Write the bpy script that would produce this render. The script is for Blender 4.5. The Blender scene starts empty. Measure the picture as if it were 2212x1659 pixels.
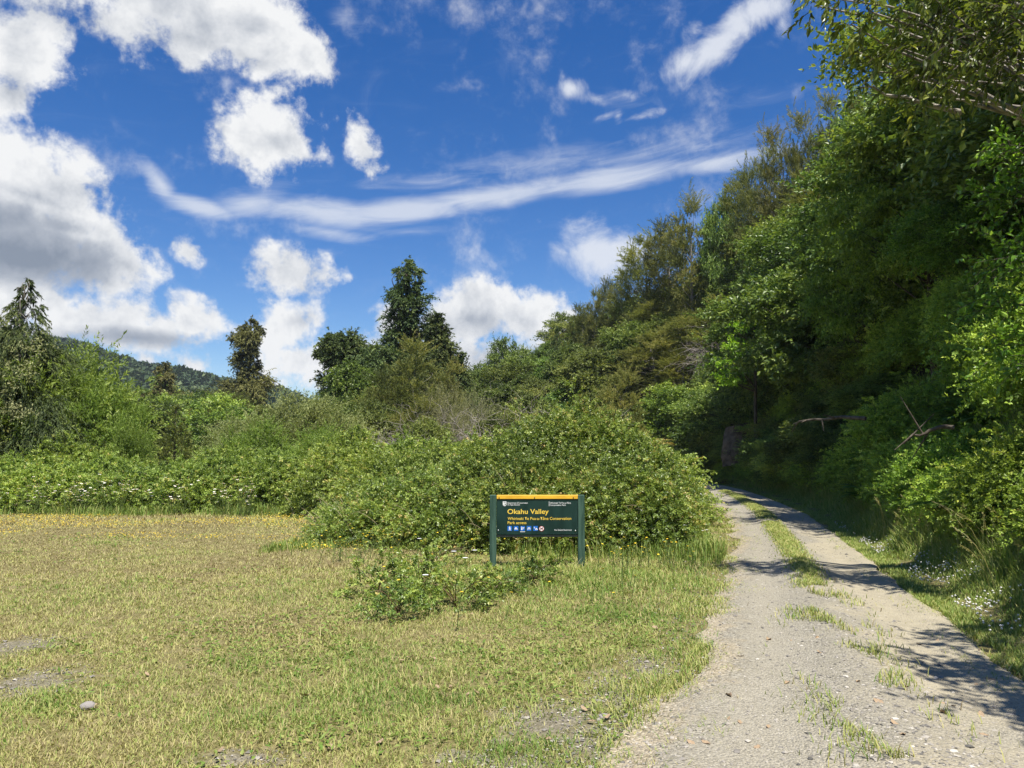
import bpy, math
import numpy as np

# ------------------------------------------------------------------ basics
RNG = np.random.default_rng(11)
F, CX, CY = 1662.0, 1106.0, 829.5          # survey units of the photograph (2212 px wide)
PITCH = math.atan((985 - CY) / F)
CAMZ = 1.6
SUN_EL, SUN_AZ = math.radians(65), math.radians(162)   # azimuth clockwise from +Y
SUN = np.array([math.sin(SUN_AZ) * math.cos(SUN_EL), math.cos(SUN_AZ) * math.cos(SUN_EL), math.sin(SUN_EL)])

scene = bpy.context.scene
COL = scene.collection


def ray(px, py):
    xc, yc = (px - CX) / F, (CY - py) / F
    c, s = math.cos(PITCH), math.sin(PITCH)
    return np.array([xc, c - yc * s, s + yc * c])


def P(px, py, d):
    r = ray(px, py)
    return r * (d / r[1]) + np.array([0, 0, CAMZ])


def G(px, py):
    r = ray(px, py)
    return (r * (CAMZ / -r[2]))[:2]


def lerp(a, b, t):
    return a + (b - a) * t


def sstep(a, b, x):
    t = np.clip((x - a) / (b - a), 0, 1)
    return t * t * (3 - 2 * t)


_tab = np.random.default_rng(3).random((256, 256))


def vn(x, y):
    xi, yi = np.floor(x).astype(int), np.floor(y).astype(int)
    fx, fy = x - xi, y - yi
    fx, fy = fx * fx * (3 - 2 * fx), fy * fy * (3 - 2 * fy)
    a, b = _tab[xi % 256, yi % 256], _tab[(xi + 1) % 256, yi % 256]
    c, d = _tab[xi % 256, (yi + 1) % 256], _tab[(xi + 1) % 256, (yi + 1) % 256]
    return lerp(lerp(a, b, fx), lerp(c, d, fx), fy)


def fbm(x, y, o=4):
    s, a, t = 0, 1.0, 0
    for i in range(o):
        s = s + a * vn(x * 2 ** i + 17.3 * i, y * 2 ** i + 9.1 * i)
        t += a
        a *= 0.5
    return s / t


def unit(v):
    return v / np.maximum(np.linalg.norm(v, axis=-1, keepdims=True), 1e-9)


def rand_unit(n, rng):
    return unit(rng.normal(size=(n, 3)))


# ------------------------------------------------------------------ mesh building
class MB:
    """collects triangle soup with a per-vertex float 'v' and a material index per face"""

    def __init__(s):
        s.V, s.T, s.A, s.M, s.n = [], [], [], [], 0

    def add(s, verts, tris, v=0.5, mi=0):
        verts = np.asarray(verts, float).reshape(-1, 3)
        tris = np.asarray(tris, int).reshape(-1, 3)
        s.V.append(verts)
        s.T.append(tris + s.n)
        s.A.append(np.broadcast_to(np.asarray(v, float), (len(verts),)))
        s.M.append(np.full(len(tris), mi, int))
        s.n += len(verts)

    def quads(s, verts, quads, v=0.5, mi=0):
        q = np.asarray(quads, int).reshape(-1, 4)
        s.add(verts, np.concatenate([q[:, [0, 1, 2]], q[:, [0, 2, 3]]]), v, mi)

    def mesh(s, name, mats, smooth=False):
        V, T = np.concatenate(s.V), np.concatenate(s.T)
        A, M = np.concatenate(s.A), np.concatenate(s.M)
        me = bpy.data.meshes.new(name)
        me.vertices.add(len(V))
        me.vertices.foreach_set('co', V.astype(np.float32).ravel())
        me.loops.add(len(T) * 3)
        me.loops.foreach_set('vertex_index', T.astype(np.int32).ravel())
        me.polygons.add(len(T))
        me.polygons.foreach_set('loop_start', np.arange(0, len(T) * 3, 3, dtype=np.int32))
        me.polygons.foreach_set('material_index', M.astype(np.int32))
        me.polygons.foreach_set('use_smooth', np.full(len(T), smooth))
        at = me.attributes.new('v', 'FLOAT', 'POINT')
        at.data.foreach_set('value', A.astype(np.float32))
        for m in (mats if isinstance(mats, (list, tuple)) else [mats]):
            me.materials.append(m)
        me.update(calc_edges=True)
        return me

    def build(s, name, mats, parent=None, smooth=False):
        return obj(name, s.mesh(name, mats, smooth), parent)


def obj(name, me, parent=None):
    o = bpy.data.objects.new(name, me)
    COL.objects.link(o)
    if parent is not None:
        o.parent = parent
    return o


def tag(o, label=None, cat=None, group=None, kind=None):
    for k, val in (('label', label), ('category', cat), ('group', group), ('kind', kind)):
        if val:
            o[k] = val
    return o


def empty(name, loc=(0, 0, 0), rz=0.0):
    o = bpy.data.objects.new(name, None)
    o.empty_display_size = 0.3
    COL.objects.link(o)
    o.location = loc
    o.rotation_euler = (0, 0, rz)
    return o


def tube(mb, pts, rad, sides=5, v=0.5, mi=0):
    pts = np.asarray(pts, float)
    rad = np.broadcast_to(np.asarray(rad, float), (len(pts),))
    t = unit(np.gradient(pts, axis=0))
    ref = np.where(np.abs(t[:, 2:3]) > 0.9, [[1.0, 0, 0]], [[0, 0, 1.0]])
    a = unit(np.cross(t, ref))
    b = np.cross(t, a)
    ang = np.arange(sides) * 2 * math.pi / sides
    ring = pts[:, None] + rad[:, None, None] * (np.cos(ang)[None, :, None] * a[:, None] + np.sin(ang)[None, :, None] * b[:, None])
    n = len(pts)
    i, j = np.meshgrid(np.arange(n - 1), np.arange(sides), indexing='ij')
    q = np.stack([i * sides + j, i * sides + (j + 1) % sides, (i + 1) * sides + (j + 1) % sides, (i + 1) * sides + j], -1)
    mb.quads(ring.reshape(-1, 3), q, v, mi)


def many_tubes(mb, pts, rad, v=0.5, mi=0):
    """pts (N,K,3), rad (N,K) -> N three-sided tubes"""
    N, K, _ = pts.shape
    t = unit(np.gradient(pts, axis=1))
    a = unit(np.cross(t, np.array([0.31, 0.52, 0.79])))
    b = np.cross(t, a)
    ang = np.arange(3) * 2 * math.pi / 3
    ring = pts[:, :, None] + rad[:, :, None, None] * (np.cos(ang)[:, None] * a[:, :, None] + np.sin(ang)[:, None] * b[:, :, None])
    n, i, j = np.meshgrid(np.arange(N), np.arange(K - 1), np.arange(3), indexing='ij')
    base = n * K * 3
    q = np.stack([base + i * 3 + j, base + i * 3 + (j + 1) % 3, base + (i + 1) * 3 + (j + 1) % 3, base + (i + 1) * 3 + j], -1)
    mb.quads(ring.reshape(-1, 3), q, v, mi)


def box(mb, lo, hi, v=0.5, mi=0, bev=0.0):
    (x0, y0, z0), (x1, y1, z1) = lo, hi
    if bev <= 0:
        c = [(x, y, z) for x in (x0, x1) for y in (y0, y1) for z in (z0, z1)]
        mb.quads(c, [(0, 1, 3, 2), (4, 6, 7, 5), (0, 4, 5, 1), (2, 3, 7, 6), (0, 2, 6, 4), (1, 5, 7, 3)], v, mi)
        return
    b = bev

    def ring(x0, x1, y0, y1, z):
        return [(x0 + b, y0, z), (x1 - b, y0, z), (x1, y0 + b, z), (x1, y1 - b, z), (x1 - b, y1, z), (x0 + b, y1, z), (x0, y1 - b, z), (x0, y0 + b, z)]
    rs = [ring(x0 + b, x1 - b, y0 + b, y1 - b, z0), ring(x0, x1, y0, y1, z0 + b), ring(x0, x1, y0, y1, z1 - b), ring(x0 + b, x1 - b, y0 + b, y1 - b, z1)]
    V = sum(rs, [])
    q = [(k * 8 + j, k * 8 + (j + 1) % 8, (k + 1) * 8 + (j + 1) % 8, (k + 1) * 8 + j) for k in range(3) for j in range(8)]
    mb.quads(V, q, v, mi)
    mb.add(V, [(24, 24 + j, 24 + j + 1) for j in range(1, 7)] + [(0, j + 1, j) for j in range(1, 7)], v, mi)


def leaves(mb, pos, d, n, L, Wd, v, mi=0, fold=0.18, six=False):
    """leaf blades: base at pos, pointing along d, face normal near n"""
    d = unit(d)
    b = unit(np.cross(n, d))
    n = np.cross(d, b)
    L, Wd = L[:, None], Wd[:, None]
    N = len(pos)
    if six:
        mid = pos + d * L * 0.5 - n * L * 0.02
        V = np.stack([pos, pos + d * L * .28 + b * Wd * .46 + n * Wd * fold, pos + d * L * .66 + b * Wd * .38 + n * Wd * fold,
                      pos + d * L - n * L * 0.10, pos + d * L * .66 - b * Wd * .38 + n * Wd * fold,
                      pos + d * L * .28 - b * Wd * .46 + n * Wd * fold, mid], 1)
        base = (np.arange(N) * 7)[:, None, None]
        T = base + np.array([(0, 6, 1), (1, 6, 2), (2, 6, 3), (3, 6, 4), (4, 6, 5), (5, 6, 0)])[None]
        mb.add(V.reshape(-1, 3), T.reshape(-1, 3), np.repeat(v, 7), mi)
    else:
        V = np.stack([pos, pos + d * L * .42 + b * Wd * .5 + n * Wd * fold, pos + d * L - n * L * .08,
                      pos + d * L * .42 - b * Wd * .5 + n * Wd * fold], 1)
        base = (np.arange(N) * 4)[:, None, None]
        T = base + np.array([(0, 2, 1), (0, 3, 2)])[None]
        mb.add(V.reshape(-1, 3), T.reshape(-1, 3), np.repeat(v, 4), mi)


def shoots(mb, start, dirs, length, st, rng, vbase=None, mi=0, stem_mi=None):
    """leafy shoots: st holds the habit of the plant"""
    N = len(start)
    nl = st['nleaf']
    t = (np.arange(nl) + rng.random((N, nl))) / nl
    t = st.get('t0', 0.15) + (1 - st.get('t0', 0.15)) * t
    length = length[:, None, None]
    down = np.array([0, 0, -1.0])
    dr = st['droop']
    tt = t[..., None]
    pos = start[:, None] + length * (dirs[:, None] * tt + down * dr * tt ** 2)
    tan = unit(dirs[:, None] + 2 * dr * tt * down)
    side = rng.normal(size=(N, nl, 3))
    side = unit(side - (side * tan).sum(-1, keepdims=True) * tan)
    sp = st['spread'] * (0.7 + 0.6 * rng.random((N, nl, 1)))
    ld = tan * np.cos(sp) + side * np.sin(sp)
    if st.get('hang'):
        ld = unit(ld + down * st['hang'])
    nn = unit(np.array([0, 0, 1.0]) * st.get('nup', 0.8) + rng.normal(size=(N, nl, 3)) * 0.6)
    L = st['L'] * (0.7 + 0.6 * rng.random((N, nl)))
    if st.get('taper'):
        L = L * (1 - st['taper'] * t)
    Wd = L * st['asp']
    vb = 0.5 if vbase is None else vbase[:, None]
    v = vb + 0.17 * rng.normal(size=(N, nl)) + 0.10 * rng.normal(size=(N, 1)) + 0.22 * (t - 0.6)
    f = lambda a: a.reshape(-1, 3)
    if st.get('tri'):
        b = unit(np.cross(nn, ld))
        for ang in (-1.05, 0.0, 1.05):
            d2 = ld * math.cos(ang) + b * math.sin(ang)
            off = ld * L[..., None] * 0.35 if ang == 0 else 0
            leaves(mb, f(pos + off), f(d2), f(nn + rng.normal(size=nn.shape) * .15), L.ravel(), Wd.ravel(), v.ravel() + 0.03 * rng.normal(size=v.size), mi, six=st.get('six', False))
    else:
        leaves(mb, f(pos), f(ld), f(nn), L.ravel(), Wd.ravel(), v.ravel(), mi, six=st.get('six', False), fold=st.get('fold', .18))
    if stem_mi is not None:
        K = 5
        ts = np.linspace(0, 1, K)[None, :, None]
        pts = start[:, None] + length * (dirs[:, None] * ts + down * dr * ts ** 2)
        many_tubes(mb, pts, np.repeat(np.linspace(1, .35, K)[None] * st.get('stem', .006), N, 0), .4, stem_mi)


def grow(mb, clumps, out, st, rng, mi=0, stem_mi=None):
    """clumps: (C,4) x y z r"""
    c, r = clumps[:, :3], clumps[:, 3]
    k = np.maximum(6, (st['dens'] * r ** 2)).astype(int)
    idx = np.repeat(np.arange(len(c)), k)
    N = len(idx)
    dirs = unit(rand_unit(N, rng) + out[idx] * st.get('out', .5) + np.array([0, 0, 1.0]) * st.get('up', .35))
    fl = np.array([1, 1, st.get('flat', 1.0)])
    dirs = unit(dirs * fl)
    start = c[idx] + rng.normal(size=(N, 3)) * (r[idx, None] * st.get('jit', .22)) * fl
    length = r[idx] * (0.65 + 0.6 * rng.random(N)) * st.get('len', 1.0)
    cv = 0.5 + 0.13 * rng.normal(size=len(c))
    shoots(mb, start, dirs, length, st, rng, cv[idx], mi, stem_mi)


# ------------------------------------------------------------------ materials
def new_mat(name):
    m = bpy.data.materials.new(name)
    m.use_nodes = True
    nt = m.node_tree
    nt.nodes.clear()
    return m, nt


class NG:
    def __init__(s, nt):
        s.nt = nt

    def n(s, typ, **kw):
        nd = s.nt.nodes.new(typ)
        for k, val in kw.items():
            if k.startswith('i_'):
                key = k[2:]
                key = int(key) if key.isdigit() else key.replace('_', ' ')
                s.set(nd.inputs[key], val)
            else:
                setattr(nd, k, val)
        return nd

    def set(s, sock, val):
        if isinstance(val, bpy.types.NodeSocket):
            s.nt.links.new(val, sock)
        elif isinstance(val, bpy.types.Node):
            s.nt.links.new(val.outputs[0], sock)
        else:
            sock.default_value = val

    def math(s, op, a, b=None, c=None, clamp=False):
        nd = s.nt.nodes.new('ShaderNodeMath')
        nd.operation = op
        nd.use_clamp = clamp
        for i, x in enumerate((a, b, c)):
            if x is not None:
                s.set(nd.inputs[i], x)
        return nd.outputs[0]

    def vmath(s, op, a, b=None, scale=None, out=0):
        nd = s.nt.nodes.new('ShaderNodeVectorMath')
        nd.operation = op
        s.set(nd.inputs[0], a)
        if b is not None:
            s.set(nd.inputs[1], b)
        if scale is not None:
            s.set(nd.inputs['Scale'], scale)
        return nd.outputs[out]

    def ramp(s, fac, stops, interp='LINEAR'):
        nd = s.nt.nodes.new('ShaderNodeValToRGB')
        cr = nd.color_ramp
        cr.interpolation = interp
        while len(cr.elements) > 1:
            cr.elements.remove(cr.elements[-1])
        cr.elements[0].position, cr.elements[0].color = stops[0][0], (*stops[0][1], 1)
        for p, c in stops[1:]:
            e = cr.elements.new(p)
            e.color = (*c, 1)
        s.set(nd.inputs[0], fac)
        return nd.outputs[0]

    def mix(s, fac, a, b, typ='MIX'):
        nd = s.nt.nodes.new('ShaderNodeMix')
        nd.data_type = 'RGBA'
        nd.blend_type = typ
        s.set(nd.inputs[0], fac)
        s.set(nd.inputs[6], a if isinstance(a, (bpy.types.NodeSocket, bpy.types.Node)) else (*a, 1))
        s.set(nd.inputs[7], b if isinstance(b, (bpy.types.NodeSocket, bpy.types.Node)) else (*b, 1))
        return nd.outputs[2]

    def smooth(s, x, lo, hi):
        nd = s.nt.nodes.new('ShaderNodeMapRange')
        nd.interpolation_type = 'SMOOTHSTEP'
        s.set(nd.inputs[0], x)
        nd.inputs[1].default_value, nd.inputs[2].default_value = lo, hi
        return nd.outputs[0]

    def noise(s, vec, scale, detail=4, rough=.55, dist=0.0):
        nd = s.nt.nodes.new('ShaderNodeTexNoise')
        s.set(nd.inputs['Vector'], vec)
        nd.inputs['Scale'].default_value = scale
        nd.inputs['Detail'].default_value = detail
        nd.inputs['Roughness'].default_value = rough
        nd.inputs['Distortion'].default_value = dist
        return nd.outputs[0]


def leaf_mat(name, stops, transl=.32, rough=.5, spec=.3, var=.35, ttint=(1.25, 1.25, .6), hvar=.03, warm=(1.16, 1.22, .90)):
    m, nt = new_mat(name)
    g = NG(nt)
    at = g.n('ShaderNodeAttribute', attribute_name='v')
    col = g.ramp(at.outputs['Fac'], [(p, (c[0] * warm[0], c[1] * warm[1], c[2] * warm[2])) for p, c in stops])
    oi = g.n('ShaderNodeObjectInfo')
    hs = g.n('ShaderNodeHueSaturation')
    g.set(hs.inputs['Hue'], g.math('MULTIPLY_ADD', oi.outputs['Random'], hvar, .5 - hvar / 2))
    rnd2 = g.math('FRACT', g.math('MULTIPLY', oi.outputs['Random'], 7.31))
    g.set(hs.inputs['Value'], g.math('MULTIPLY_ADD', rnd2, var, 1 - var / 2))
    g.set(hs.inputs['Color'], col)
    pr = g.n('ShaderNodeBsdfPrincipled')
    g.set(pr.inputs['Base Color'], hs.outputs[0])
    pr.inputs['Roughness'].default_value = rough
    pr.inputs['Specular IOR Level'].default_value = spec
    tr = g.n('ShaderNodeBsdfTranslucent')
    g.set(tr.inputs['Color'], g.mix(1.0, hs.outputs[0], ttint, 'MULTIPLY'))
    ms = g.n('ShaderNodeMixShader')
    ms.inputs[0].default_value = transl
    g.set(ms.inputs[1], pr.outputs[0])
    g.set(ms.inputs[2], tr.outputs[0])
    out = g.n('ShaderNodeOutputMaterial')
    g.set(out.inputs[0], ms.outputs[0])
    return m


def plain_mat(name, c0, c1, scale=8.0, rough=.7, spec=.3, bump=0.0, metal=0.0, detail=5, stretch=None):
    m, nt = new_mat(name)
    g = NG(nt)
    tc = g.n('ShaderNodeTexCoord')
    vec = tc.outputs['Object']
    if stretch:
        mp = g.n('ShaderNodeMapping')
        mp.inputs['Scale'].default_value = stretch
        g.set(mp.inputs[0], vec)
        vec = mp.outputs[0]
    nz = g.noise(vec, scale, detail, .6)
    pr = g.n('ShaderNodeBsdfPrincipled')
    g.set(pr.inputs['Base Color'], g.mix(g.smooth(nz, .3, .7), c0, c1))
    pr.inputs['Roughness'].default_value = rough
    pr.inputs['Specular IOR Level'].default_value = spec
    pr.inputs['Metallic'].default_value = metal
    if bump:
        bp = g.n('ShaderNodeBump')
        bp.inputs['Strength'].default_value = bump
        bp.inputs['Distance'].default_value = .01
        g.set(bp.inputs['Height'], nz)
        g.set(pr.inputs['Normal'], bp.outputs[0])
    out = g.n('ShaderNodeOutputMaterial')
    g.set(out.inputs[0], pr.outputs[0])
    return m


M = {}
M['bramble'] = leaf_mat('bramble_leaf', [(0, (0.043, 0.075, 0.017)), (.35, (0.096, 0.162, 0.032)), (.62, (0.167, 0.254, 0.046)), (.85, (0.275, 0.355, 0.080)), (1, (0.348, 0.290, 0.102))], rough=.42, spec=.6, var=.2, hvar=.015, warm=(1.64, 1.45, 1.5))
M['hedge'] = leaf_mat('hedge_leaf', [(0, (0.049, 0.084, 0.017)), (.35, (0.110, 0.181, 0.032)), (.62, (0.189, 0.290, 0.049)), (.9, (0.304, 0.399, 0.087)), (1, (0.377, 0.362, 0.116))], rough=.5, var=.2, hvar=.015, warm=(1.60, 1.40, 1.40), spec=.55)
M['darkbramble'] = leaf_mat('shade_bramble_leaf', [(0, (0.036, 0.063, 0.015)), (.4, (0.075, 0.132, 0.027)), (.7, (0.132, 0.210, 0.039)), (1, (0.225, 0.285, 0.075))], rough=.45, var=.3, warm=(2.7, 2.4, 1.7))
M['broad'] = leaf_mat('broad_leaf', [(0, (0.032, 0.056, 0.018)), (.4, (0.074, 0.119, 0.032)), (.7, (0.131, 0.189, 0.049)), (1, (0.228, 0.280, 0.079))], rough=.42, spec=.4, var=.6, warm=(1.62, 1.62, 1.2))
M['olive'] = leaf_mat('olive_leaf', [(0, (0.048, 0.061, 0.022)), (.4, (0.106, 0.128, 0.042)), (.7, (0.176, 0.200, 0.064)), (1, (0.272, 0.264, 0.104))], rough=.55, var=.4, warm=(1.12, 1.25, .9))
M['kanuka'] = leaf_mat('feathery_leaf', [(0, (0.045, 0.052, 0.021)), (.4, (0.102, 0.112, 0.038)), (.7, (0.168, 0.168, 0.060)), (1, (0.280, 0.236, 0.105))], rough=.6, var=.45, transl=.28, hvar=.02, warm=(1.5, 1.58, 1.1))
M['podocarp'] = leaf_mat('needle_leaf', [(0, (0.024, 0.041, 0.017)), (.4, (0.051, 0.078, 0.031)), (.7, (0.092, 0.122, 0.048)), (1, (0.170, 0.196, 0.076))], rough=.6, var=.4, transl=.2, warm=(1.4, 1.45, 1.1))
M['rimu'] = leaf_mat('rimu_leaf', [(0, (0.045, 0.042, 0.019)), (.4, (0.093, 0.086, 0.035)), (.7, (0.147, 0.131, 0.054)), (1, (0.240, 0.208, 0.096))], rough=.6, var=.3, transl=.2)
M['willow'] = leaf_mat('willow_leaf', [(0, (0.072, 0.102, 0.023)), (.4, (0.152, 0.203, 0.043)), (.7, (0.225, 0.283, 0.067)), (1, (0.319, 0.362, 0.123))], rough=.5, var=.2, hvar=.015, transl=.38, warm=(1.30, 1.40, 1.15))
M['sage'] = leaf_mat('sage_leaf', [(0, (0.081, 0.089, 0.038)), (.4, (0.162, 0.173, 0.070)), (.7, (0.232, 0.240, 0.105)), (1, (0.324, 0.317, 0.162))], rough=.6, var=.2, hvar=.015, warm=(1.28, 1.42, 1.2))
M['fresh'] = leaf_mat('fresh_leaf', [(0, (0.045, 0.090, 0.012)), (.4, (0.099, 0.188, 0.024)), (.7, (0.165, 0.285, 0.039)), (1, (0.270, 0.390, 0.075))], rough=.38, spec=.45, var=.2, transl=.38, warm=(1.22, 1.16, 1.0))
M['bright'] = leaf_mat('bright_leaf', [(0, (0.066, 0.144, 0.014)), (.4, (0.132, 0.264, 0.026)), (.7, (0.204, 0.360, 0.042)), (1, (0.300, 0.456, 0.084))], rough=.35, spec=.5, var=.1, transl=.42, warm=(1.75, 1.5, 1.0))
M['pale'] = leaf_mat('pale_twig_leaf', [(0, (0.120, 0.114, 0.066)), (.5, (0.240, 0.228, 0.132)), (1, (0.372, 0.348, 0.228))], rough=.7, var=.2, transl=.2)
M['fern'] = leaf_mat('fern_leaf', [(0, (0.042, 0.077, 0.017)), (.5, (0.098, 0.168, 0.031)), (1, (0.182, 0.266, 0.063))], rough=.5, var=.3)
M['dryfern'] = leaf_mat('dry_fern_leaf', [(0, (0.220, 0.170, 0.030)), (.5, (0.400, 0.320, 0.060)), (1, (0.500, 0.400, 0.110))], rough=.6, var=.1, ttint=(1.1, 1, .6), warm=(.7, .75, .8))
M['forest'] = leaf_mat('forest_leaf', [(0, (0.024, 0.039, 0.021)), (.4, (0.051, 0.078, 0.036)), (.7, (0.087, 0.117, 0.051)), (1, (0.150, 0.173, 0.083))], rough=.7, var=.0, transl=.1, warm=(1.0, 1.02, .85))
M['bark'] = plain_mat('bark', (.045, .036, .026), (.12, .10, .075), 14, .85, .2, .5, stretch=(1, 1, .25))
M['palebark'] = plain_mat('pale_bark', (.16, .14, .11), (.36, .33, .28), 12, .85, .2, .4, stretch=(1, 1, .3))
M['deadwood'] = plain_mat('dead_wood', (.20, .17, .15), (.36, .32, .29), 10, .9, .1)
M['drystalk'] = plain_mat('dry_stalk', (.26, .21, .12), (.46, .39, .24), 9, .8, .2)
M['cane'] = plain_mat('cane', (.06, .055, .02), (.16, .10, .045), 10, .6, .3)

# ------------------------------------------------------------------ terrain
RIGHT = np.array([(2.7, -20), (3.0, 0), (3.45, 4.3), (3.75, 6.0), (4.27, 7.6), (4.65, 9.0), (5.4, 11.6), (6.4, 15.1), (8.0, 20.8), (9.76, 29.5),
                  (10.9, 36.4), (11.6, 44), (10.6, 52), (7.0, 60), (0.5, 67), (-8, 74), (-20, 82), (-45, 95), (-90, 130), (-150, 200)])
LEFT = np.array([(-.9, -20), (.1, 0), (.52, 4.1), (.95, 5.2), (1.50, 6.3), (2.02, 8.0), (2.75, 10.2), (3.3, 12.0), (4.3, 15.1), (5.7, 20.8), (7.4, 29.5), (8.6, 36.4), (9.3, 43), (8.2, 50), (5.2, 57), (-.8, 64)])


def sdist(x, y, line=RIGHT):
    x, y = np.asarray(x, float), np.asarray(y, float)
    best = np.full(x.shape, 1e9)
    sgn = np.zeros(x.shape)
    for (ax, ay), (bx, by) in zip(line[:-1], line[1:]):
        ex, ey = bx - ax, by - ay
        t = np.clip(((x - ax) * ex + (y - ay) * ey) / (ex * ex + ey * ey), 0, 1)
        dx, dy = x - ax - t * ex, y - ay - t * ey
        d = np.hypot(dx, dy)
        c = ex * (y - ay) - ey * (x - ax)
        m = d < best
        best = np.where(m, d, best)
        sgn = np.where(m, np.where(c < 0, 1, -1), sgn)
    return best * sgn


def height(x, y):
    x, y = np.asarray(x, float), np.asarray(y, float)
    s = sdist(x, y)
    k = lerp(1.9, 1.2, sstep(62, 76, y))
    bank = .5 * np.clip(s - .35, 0, 2.2)
    up = k * np.clip(s - 2.3, 0, None)
    cap = lerp(26, 4 + 14 * sstep(-8, 14, x), sstep(62, 74, y))
    up = cap * (1 - np.exp(-up / cap))
    fade = sstep(-20, -6, x)
    bank, up = bank * fade, up * fade
    lump = (fbm(x * .22, y * .22) - .5) * 1.6 * sstep(2, 6, s) * fade
    knoll = 2.6 * np.exp(-(((x + 9.5) / 7) ** 2 + ((y - 62) / 8) ** 2))
    return bank + up + lump + knoll


def H0(x, y):
    return float(height(np.array([x]), np.array([y]))[0])


def axis(fine_lo, fine_hi, step, far_lo, far_hi):
    a = list(np.arange(fine_lo, fine_hi + 1e-6, step))
    s, x = step, fine_hi
    while x < far_hi:
        s *= 1.18
        x += s
        a.append(x)
    s, x = step, fine_lo
    while x > far_lo:
        s *= 1.18
        x -= s
        a.insert(0, x)
    return np.array(a)


def grid_mesh(mb, X, Y, Z, v):
    nx, ny = X.shape
    i, j = np.meshgrid(np.arange(nx - 1), np.arange(ny - 1), indexing='ij')
    q = np.stack([i * ny + j, (i + 1) * ny + j, (i + 1) * ny + j + 1, i * ny + j + 1], -1)
    mb.quads(np.stack([X, Y, Z], -1).reshape(-1, 3), q, np.asarray(v).ravel())


# gravel-bare patches of the lawn (x, y, rx, ry)
def patch(px, py, wpx, hpx):
    x, y = G(px, py)
    x1, _ = G(px + wpx, py)
    _, y0 = G(px, py + hpx)
    _, y1 = G(px, py - hpx)
    return (x, y, abs(x1 - x), abs(y1 - y0) / 2)


BARE = [patch(60, 1475, 130, 45), patch(40, 1395, 110, 25), patch(1190, 1560, 170, 70), patch(1120, 1650, 130, 40),
        patch(1330, 1500, 70, 60), patch(1290, 1610, 90, 60), patch(520, 1640, 140, 25), patch(1010, 1640, 110, 25), patch(1400, 1440, 60, 40), (0.4, 3.3, 1.2, .5)]


def bare(x, y):
    b = np.zeros(np.shape(x))
    for cx, cy, rx, ry in BARE:
        b = np.maximum(b, 1 - np.hypot((x - cx) / rx, (y - cy) / ry))
    n = fbm(x * 1.7, y * 1.7, 4)
    e = sdist(x, y, LEFT)                     # distance to the road's left edge (negative on the lawn)
    edge = sstep(-.75, .05, e) * .7
    return np.clip(np.maximum(np.clip(b, 0, 1) * 1.1, edge) + (n - .5) * 1.1 * (b > 0) + (n - .5) * .5 * (edge > .02), 0, 1)


def make_ground():
    xs = axis(-24, 26, .5, -900, 900)
    ys = axis(-12, 100, .6, -500, 980)
    X, Y = np.meshgrid(xs, ys, indexing='ij')
    Z = height(X, Y)
    s = sdist(X, Y)
    mb = MB()
    grid_mesh(mb, X, Y, Z, sstep(.2, 1.6, s))
    m, nt = new_mat('soil_and_thatch')
    g = NG(nt)
    geo = g.n('ShaderNodeNewGeometry')
    pos = geo.outputs['Position']
    at = g.n('ShaderNodeAttribute', attribute_name='v')
    n1 = g.noise(pos, 1.3, 5, .6)
    n2 = g.noise(pos, 38, 4, .7)
    n3 = g.noise(pos, 7, 5, .65)
    lawn = g.ramp(n3, [(.25, (.13, .135, .042)), (.45, (.24, .21, .085)), (.62, (.31, .26, .125)), (.8, (.20, .21, .065))])
    lawn = g.mix(g.smooth(n2, .35, .65), g.mix(1, lawn, (.55, .55, .5), 'MULTIPLY'), lawn)
    vor = g.n('ShaderNodeTexVoronoi')
    g.set(vor.inputs['Vector'], pos)
    vor.inputs['Scale'].default_value = 75
    stone = g.ramp(vor.outputs['Color'], [(.1, (.11, .10, .08)), (.5, (.21, .19, .15)), (.9, (.36, .325, .265))])
    mask = None
    for cx, cy, rx, ry in BARE:
        mp = g.n('ShaderNodeMapping', vector_type='TEXTURE')
        mp.inputs['Location'].default_value = (cx, cy, 0)
        mp.inputs['Scale'].default_value = (rx * 1.25, ry * 1.25, 50)
        g.set(mp.inputs[0], pos)
        gr = g.n('ShaderNodeTexGradient', gradient_type='SPHERICAL')
        g.set(gr.inputs[0], mp.outputs[0])
        mask = gr.outputs['Fac'] if mask is None else g.math('MAXIMUM', mask, gr.outputs['Fac'])
    mask = g.math('MULTIPLY', g.smooth(g.math('ADD', mask, g.math('MULTIPLY_ADD', n3, 2.2, -1.1)), .10, .95), .7)
    lawn = g.mix(mask, lawn, stone)
    litter = g.ramp(n3, [(.25, (.018, .015, .010)), (.5, (.045, .034, .020)), (.75, (.055, .058, .022))])
    col = g.mix(at.outputs['Fac'], lawn, litter)
    pr = g.n('ShaderNodeBsdfPrincipled')
    g.set(pr.inputs['Base Color'], col)
    pr.inputs['Roughness'].default_value = .95
    pr.inputs['Specular IOR Level'].default_value = .15
    bp = g.n('ShaderNodeBump')
    bp.inputs['Strength'].default_value = .8
    bp.inputs['Distance'].default_value = .02
    g.set(bp.inputs['Height'], g.math('ADD', n2, g.math('MULTIPLY', vor.outputs['Distance'], .5)))
    g.set(pr.inputs['Normal'], bp.outputs[0])
    out = g.n('ShaderNodeOutputMaterial')
    g.set(out.inputs[0], pr.outputs[0])
    tag(mb.build('ground', m, smooth=True), 'grassy flat rising into a steep wooded hillside', 'ground', kind='structure')


def edges_at(y):
    return np.interp(y, LEFT[:, 1], LEFT[:, 0]), np.interp(y, RIGHT[:, 1], RIGHT[:, 0])


def crown_line(y):
    """the grassy middle of the road"""
    return np.interp(y, [0, 4.1, 5.2, 6.4, 8.4, 10.4, 13.6, 21.3, 30, 42], [1.9, 2.05, 2.3, 2.7, 3.25, 3.9, 4.8, 6.85, 8.7, 10.4])


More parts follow.
